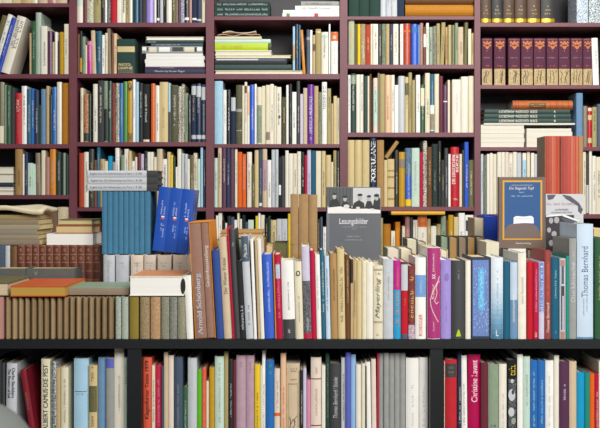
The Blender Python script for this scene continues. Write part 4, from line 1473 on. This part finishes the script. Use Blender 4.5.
# ------------------------------------------------------------------ lettering in the wall bookcase
T('lw', scribble(6), 16, 24, 2.6, 'charcoal', 'up'); T('lc', scribble(7), 19, 48, 3.6, '5a5040', 'up', 1.6); T('lc', scribble(9), 19, 46, 2.4, '5a5040', 'up', -2)
T('red1', scribble(4), 99.5, 112, 3.4, 'shell', 'down'); T('red1', scribble(14), 114, 138, 1.4, 'rose', 'down')
T('il', scribble(7), -12, 12, 2.2, 'charcoal')
b = NAMED['photo']; hz = lambda y: Z(y, b.D) - b.base
b.strip(hz(52), hz(46.4), 'straw', 'paper_band'); T('photo', 'PHOTO-', 63.2, 66, 13, 'straw', 'flat', -1, bold=.05); T('photo', 'GRAPHIE', 66.6, 69.4, 15, 'straw', 'flat', -.6, bold=.05)
for y in (70.4,71.6,72.6): b.strip(hz(y + .5), hz(y), 'taupe', 'spine_rule', -.9, .8)
b = NAMED['must']; disc(b, 0, 87, 1.8, 4, 'charcoal', 'spine_ornament'); disc(b, 0, 86, 1, 2, 'mustard', 'spine_ornament', off=.0012); b.strip(hz(141.6), hz(133), 'charcoal', 'spine_ornament', -.9, .9, 'marb', .0006, 'mustard')
T('wl', scribble(9), 164, 186, 2, 'slate')
b = NAMED['oran']; b.strip(hz(39), hz(35.6), 'peach', 'publisher_mark', -.5, .5); T('oran', scribble(14), 46, 66, 1.6, 'taupe')
T('cg', scribble(8), 107, 141, 2.6, 'charcoal'); disc(NAMED['dot'], .6, 117, 1, 1.6, 'charcoal', 'publisher_mark')
T('purp', 'AMERICA MUSICALE', 96, 134, 3, 'lavender', bold=.04); T('purp', scribble(4), 136, 140, 2, 'lavender', 'flat')
T('wb', 'DIE HEXEN', 86.5, 109, 2.6, 'charcoal', 'down', bold=.01)
b = NAMED['st1']; T('st1', scribble(9), 224, 252, 3, 'taupe')
T('port', 'PORTULANE', 141.5, 182, 4.6, 'white', bold=.05)
T('deut', 'DIE DEUTSCHEN', 155, 184, 3.2, 'white', bold=.04, xc=-1.4); T('deut', 'KÜCHE', 154, 172, 3, 'white', bold=.04, xc=2); T('deut', scribble(5), 198, 200, 4.6, 'white', 'flat')
b = NAMED['navl']; b.strip(hz(231), hz(220.4), 'navy', 'spine_label', -.86, .8); disc(b, 0, 226, 1.8, 2.4, 'slate', 'spine_emblem')
T('orl', scribble(12), 232, 254, 2, 'taupe'); b = NAMED['orl']; b.strip(hz(222), hz(219), 'amber', 'publisher_mark', -.5, .5)
for i in range(6):
    b = NAMED['e%d' % i]; b.strip(hz(22.2), hz(18.6), 'c8a020', 'gilt_band', fin='foil')
    wpx = (b.px[1] - b.px[0])
    T('e%d' % i, scribble(1), 5, 7, wpx * .14, 'gold', 'flat'); T('e%d' % i, scribble(3), 9, 10.6, wpx * .4, 'gold', 'flat'); T('e%d' % i, scribble(5), 12.6, 14.2, wpx * .5, 'gold', 'flat')
for i in range(9):
    b = NAMED['g%d' % i]; k = b.D / F; wpx = b.px[1] - b.px[0]
    b.strip(.0008, hz(68.8), 'd0bc8c', 'pictorial_band', fin='marb', c2='a08458')
    for q in range(3):
        x0 = random.uniform(-.36, .2) * wpx
        swoosh(b, [(x0, 83), (x0 + random.uniform(-1,1), 78), (x0 + random.uniform(0,2), 74), (x0 + random.uniform(-1,2), 70.4)], .6, '5a4a3c', 'pictorial_drawing')
    for ex, ey, er in ((-.3,42.4,.1),(-.3,45.4,.09),(.3,42.4,.1),(.3,45.4,.09),(-.12,43.6,.12),(.12,43.6,.12),(0,41.8,.09),(0,47.6,.14),(-.14,46.6,.08),(.14,46.6,.08)): disc(b, ex * wpx, ey, wpx * er, wpx * er * 1.05, 'c0703a', 'gilt_ornament', 10)
    T('g%d' % i, scribble(1), 50, 51.4, .8, 'gold', 'flat'); T('g%d' % i, scribble(8), 57, 58.2, wpx * .66, 'b89098', 'flat'); T('g%d' % i, scribble(5), 65, 66.4, wpx * .46, 'd07a3a', 'flat')
    b.strip(hz(40), hz(39.2), '8c4a50', 'spine_rule')
for i in range(11):
    b = NAMED['l%d' % i]; hz2 = lambda y: Z(y, b.D) - b.base
    for y0, y1 in ((246.6,253.4),(255,261.4),(263,270),(271.6,278.6)): b.strip(hz2(y1), hz2(y0), '5a3026', 'spine_panel', -.7, .7, 'leather')
    for y in (245.6,254.2,262.2,270.8,279.6): b.strip(hz2(y + .5), hz2(y), 'a4764e', 'gilt_rule', -.85, .85)
    for y in (250,258.2): disc(b, 0, y, 1.5, 2, '8a5a3c', 'gilt_ornament')
for i in range(6):
    b = NAMED['w%d' % i]; T('w%d' % i, scribble(6), 262, 263.6, 7, 'gray', 'flat'); T('w%d' % i, scribble(4), 265, 266.4, 5, 'gray', 'flat')

# ------------------------------------------------------------------ labels of the shelved books
taken = set()
ORD = ['first','second','third','fourth','fifth','sixth','seventh','eighth','ninth','tenth','eleventh','twelfth','13th','14th','15th','16th','17th','18th','19th','20th','21st','22nd','23rd','24th','25th','26th','27th','28th','29th','30th'] + ['%dth' % i for i in range(31, 80)]
def wc(s): return len(s.split())
SPECIAL = {
 'photo':'squat dark green book with cream band lettered PHOTO-GRAPHIE, second bay','port':'navy book lettered PORTULANE in large white capitals, fourth bay third shelf',
 'may':'cream book lettered Mayerling in black script, front row on the low bookcase','klag':'salmon red book lettered Klagenfurter Texte 1979, lower shelf of low bookcase',
 'deut':'thick red book with white capitals, third shelf of the fourth bay','purp':'purple book with white vertical lettering, second shelf of the middle bay',
 'lav':'crimson book with large pink lettering on its spine, lower shelf at right','tbn':'tall pale blue book with large blue-grey lettering, near right end of front row',
 'stk':'charcoal book with silver slanted script, middle of the lower shelf','purp2':'white book with purple jacketed spine and white line drawing, front row',
 'bbox':'thick dark book with blue picture spine of a glowing figure, front row','blk3':'charcoal book with a lime green mark at its foot, front row',
 'lil':'lilac book between the purple-spined and charcoal books, front row','wbw':'white book with a blue band and salmon lettering, front row',
 'mag':'magenta and cyan book with amber lettering, front row','rb':'red book with a pale grey upper spine, front row','camus':'cream book with black capitals DIE PEST, lower shelf at left',
 'baud':'pale grey book with two lines of black lettering, lower shelf far left','diam':'straw coloured book with dark diamond pattern, lower shelf at left','fri':'black book with yellow lettering and speckled picture, lower shelf at right',
 'wd':'white book with charcoal foot on its spine, front row','circ':'cream book with a dark round mark near its top, front row','dwk':'beige book with black vertical title leaning left, front row',
 'lvp':'lavender book with a speckled dark picture on lower spine, front row','tb2':'brick red book with salmon capitals between lavender and teal books, front row',
 'oran':'white book with an orange top label at right end of middle bay shelf','orl':'ivory book with orange top label, lowest visible shelf of fourth bay','navl':'white book with a navy label, right end of lowest visible fourth bay shelf',
 'rl9':'red cloth book with a dark label near its top, lower shelf at right','rf1':'narrower left one of the two red leather folios','rf2':'wider right one of the two red leather folios with a tan edge',
 'orn':'pale grey book with dark ornament strip and rose ends, front row right','must':'mustard book with dark ornaments top and bottom, second shelf of second bay',
}
inv = {id(b): SPECIAL[n] for n, b in NAMED.items() if n in SPECIAL}
for books, where, group in ROWS:
    n = len(books)
    cnt = {}
    for b in books: cnt[b.col] = cnt.get(b.col, 0) + 1
    ws = sorted(b.px[1] - b.px[0] for b in books); hs = sorted(b.h for b in books)
    med = ws[n // 2]; mh = hs[n // 2]
    for i, b in enumerate(books):
        w = b.px[1] - b.px[0]
        kind = 'magazine' if b.name == 'magazine' else ('paperback' if b.name == 'paperback_book' else 'book')
        if w < .68 * med: size = 'slim'
        elif w > 1.5 * med: size = 'thick'
        elif b.h > 1.1 * mh: size = 'tall'
        elif b.h < .86 * mh: size = 'short'
        else: size = ''
        c = word(b.col)
        if b.name == 'paperback_book': pass
        feat = ''
        if b.bands and b.mode == 'stand': feat = ' with %s band' % word(b.bands[0][2])
        head = ' '.join(x for x in (size, c, kind) if x)
        cands = []
        if id(b) in inv: cands.append(inv[id(b)])
        l = word(books[i-1].col) if i else None; r = word(books[i+1].col) if i < n - 1 else None
        if b.mode == 'back':
            cands.append('%s turned page-edge outwards, %s from left in %s' % (head, ORD[i], where.replace(', low bookcase','')))
        if cnt[b.col] == 1: cands.append('%s%s, the only %s one on the %s' % (head, feat, c, where) if not where.startswith(('front','lower','row','tan','blue','under','folios','red','back','second row','dark','shelf')) else '%s%s, the only %s one in the %s' % (head, feat, c, where))
        if l and r and l != r:
            trip = [(word(books[j-1].col), word(books[j].col), word(books[j+1].col)) for j in range(1, n-1)]
            if trip.count((l, c, r)) == 1: cands.append('%s%s between %s and %s ones, %s' % (head, feat, l, r, where))
        if i < n / 2: cands.append('%s%s, %s from left, %s' % (head, feat, ORD[i], where))
        else: cands.append('%s%s, %s from right, %s' % (head, feat, ORD[n-1-i], where))
        cands.append('%s, %s from left, %s' % (head, ORD[i], where))
        lab = next((x for x in cands if 4 <= wc(x) <= 16 and x not in taken), None) or cands[-1]
        taken.add(lab)
        b.tag(lab, 'magazine' if kind == 'magazine' else ('paperback' if kind == 'paperback' else 'book'), group or ('books: ' + where))

# ------------------------------------------------------------------ unidentified blurred grey shape, lower left corner; its pole and base are made up
D0 = .80; px = D0 / F
lp = thing('floor_lamp', 'out-of-focus pale grey rounded object in the lower left corner', 'lamp', (X(-24, D0), D0, 0))
mb = MB(); zt = Z(401, D0)
R0 = 62 * px
lathe(mb, [(.004, zt)] + [(R0 * math.sin(a), zt - .052 * (1 - math.cos(a))) for a in [math.pi/2 * i / 12 for i in range(1, 13)]] + [(R0 * .98, zt - .062), (R0 * .96, zt - .052)], 40)
mb.build('rounded_top', mat('5e635f', 'paper'), lp, True)
mb = MB(); lathe(mb, [(.0, .025), (.009, .025), (.009, zt - .01), (0, zt - .01)], 16); mb.build('pole', mat('gray', 'paper'), lp, True)
mb = MB(); lathe(mb, [(0, 0), (.11, 0), (.11, .012), (.10, .022), (.012, .026), (0, .026)], 40); mb.build('base', mat('gray', 'paper'), lp)

# ------------------------------------------------------------------ light
w = bpy.data.worlds.new('World'); S.world = w; w.use_nodes = True
w.node_tree.nodes['Background'].inputs[0].default_value = (.86, .92, 1.0, 1); w.node_tree.nodes['Background'].inputs[1].default_value = .16
def area(name, loc, target, sx, sy, power, col=(1,1,1)):
    l = bpy.data.lights.new(name, 'AREA'); l.shape = 'RECTANGLE'; l.size = sx; l.size_y = sy; l.energy = power; l.color = col
    o = bpy.data.objects.new(name, l); COL.objects.link(o); o.location = loc
    d = Vector(target) - Vector(loc); o.rotation_euler = d.to_track_quat('-Z', 'Y').to_euler()
    return o
area('frontal_key_light', (1.1, -.5, 3.0), (.3, 3.2, 1.45), 2.4, 1.2, 150, (1, .97, .93))  # added soft key light above and behind the camera, no window known there
area('rear_fill_light', (.7, 2.85, 3.3), (.6, 4.2, 1.5), 2.0, .4, 34, (1, .97, .92))  # added unseen lamp to lift the wall shelves to the front row's brightness

cam = bpy.data.cameras.new('Camera'); co = bpy.data.objects.new('Camera', cam); COL.objects.link(co)
co.location = (0, 0, ZC); co.rotation_euler = (math.pi/2, 0, 0)
cam.sensor_width = 36; cam.lens = F / 600 * 36; cam.shift_y = (HY - 214) / 600; cam.clip_start = .05
cam.dof.use_dof = True; cam.dof.focus_distance = 3.1; cam.dof.aperture_fstop = 20
S.camera = co
S.view_settings.view_transform = 'Standard'; S.view_settings.look = 'None'; S.view_settings.gamma = 1; S.view_settings.exposure = .1; S.view_settings.use_curve_mapping = False
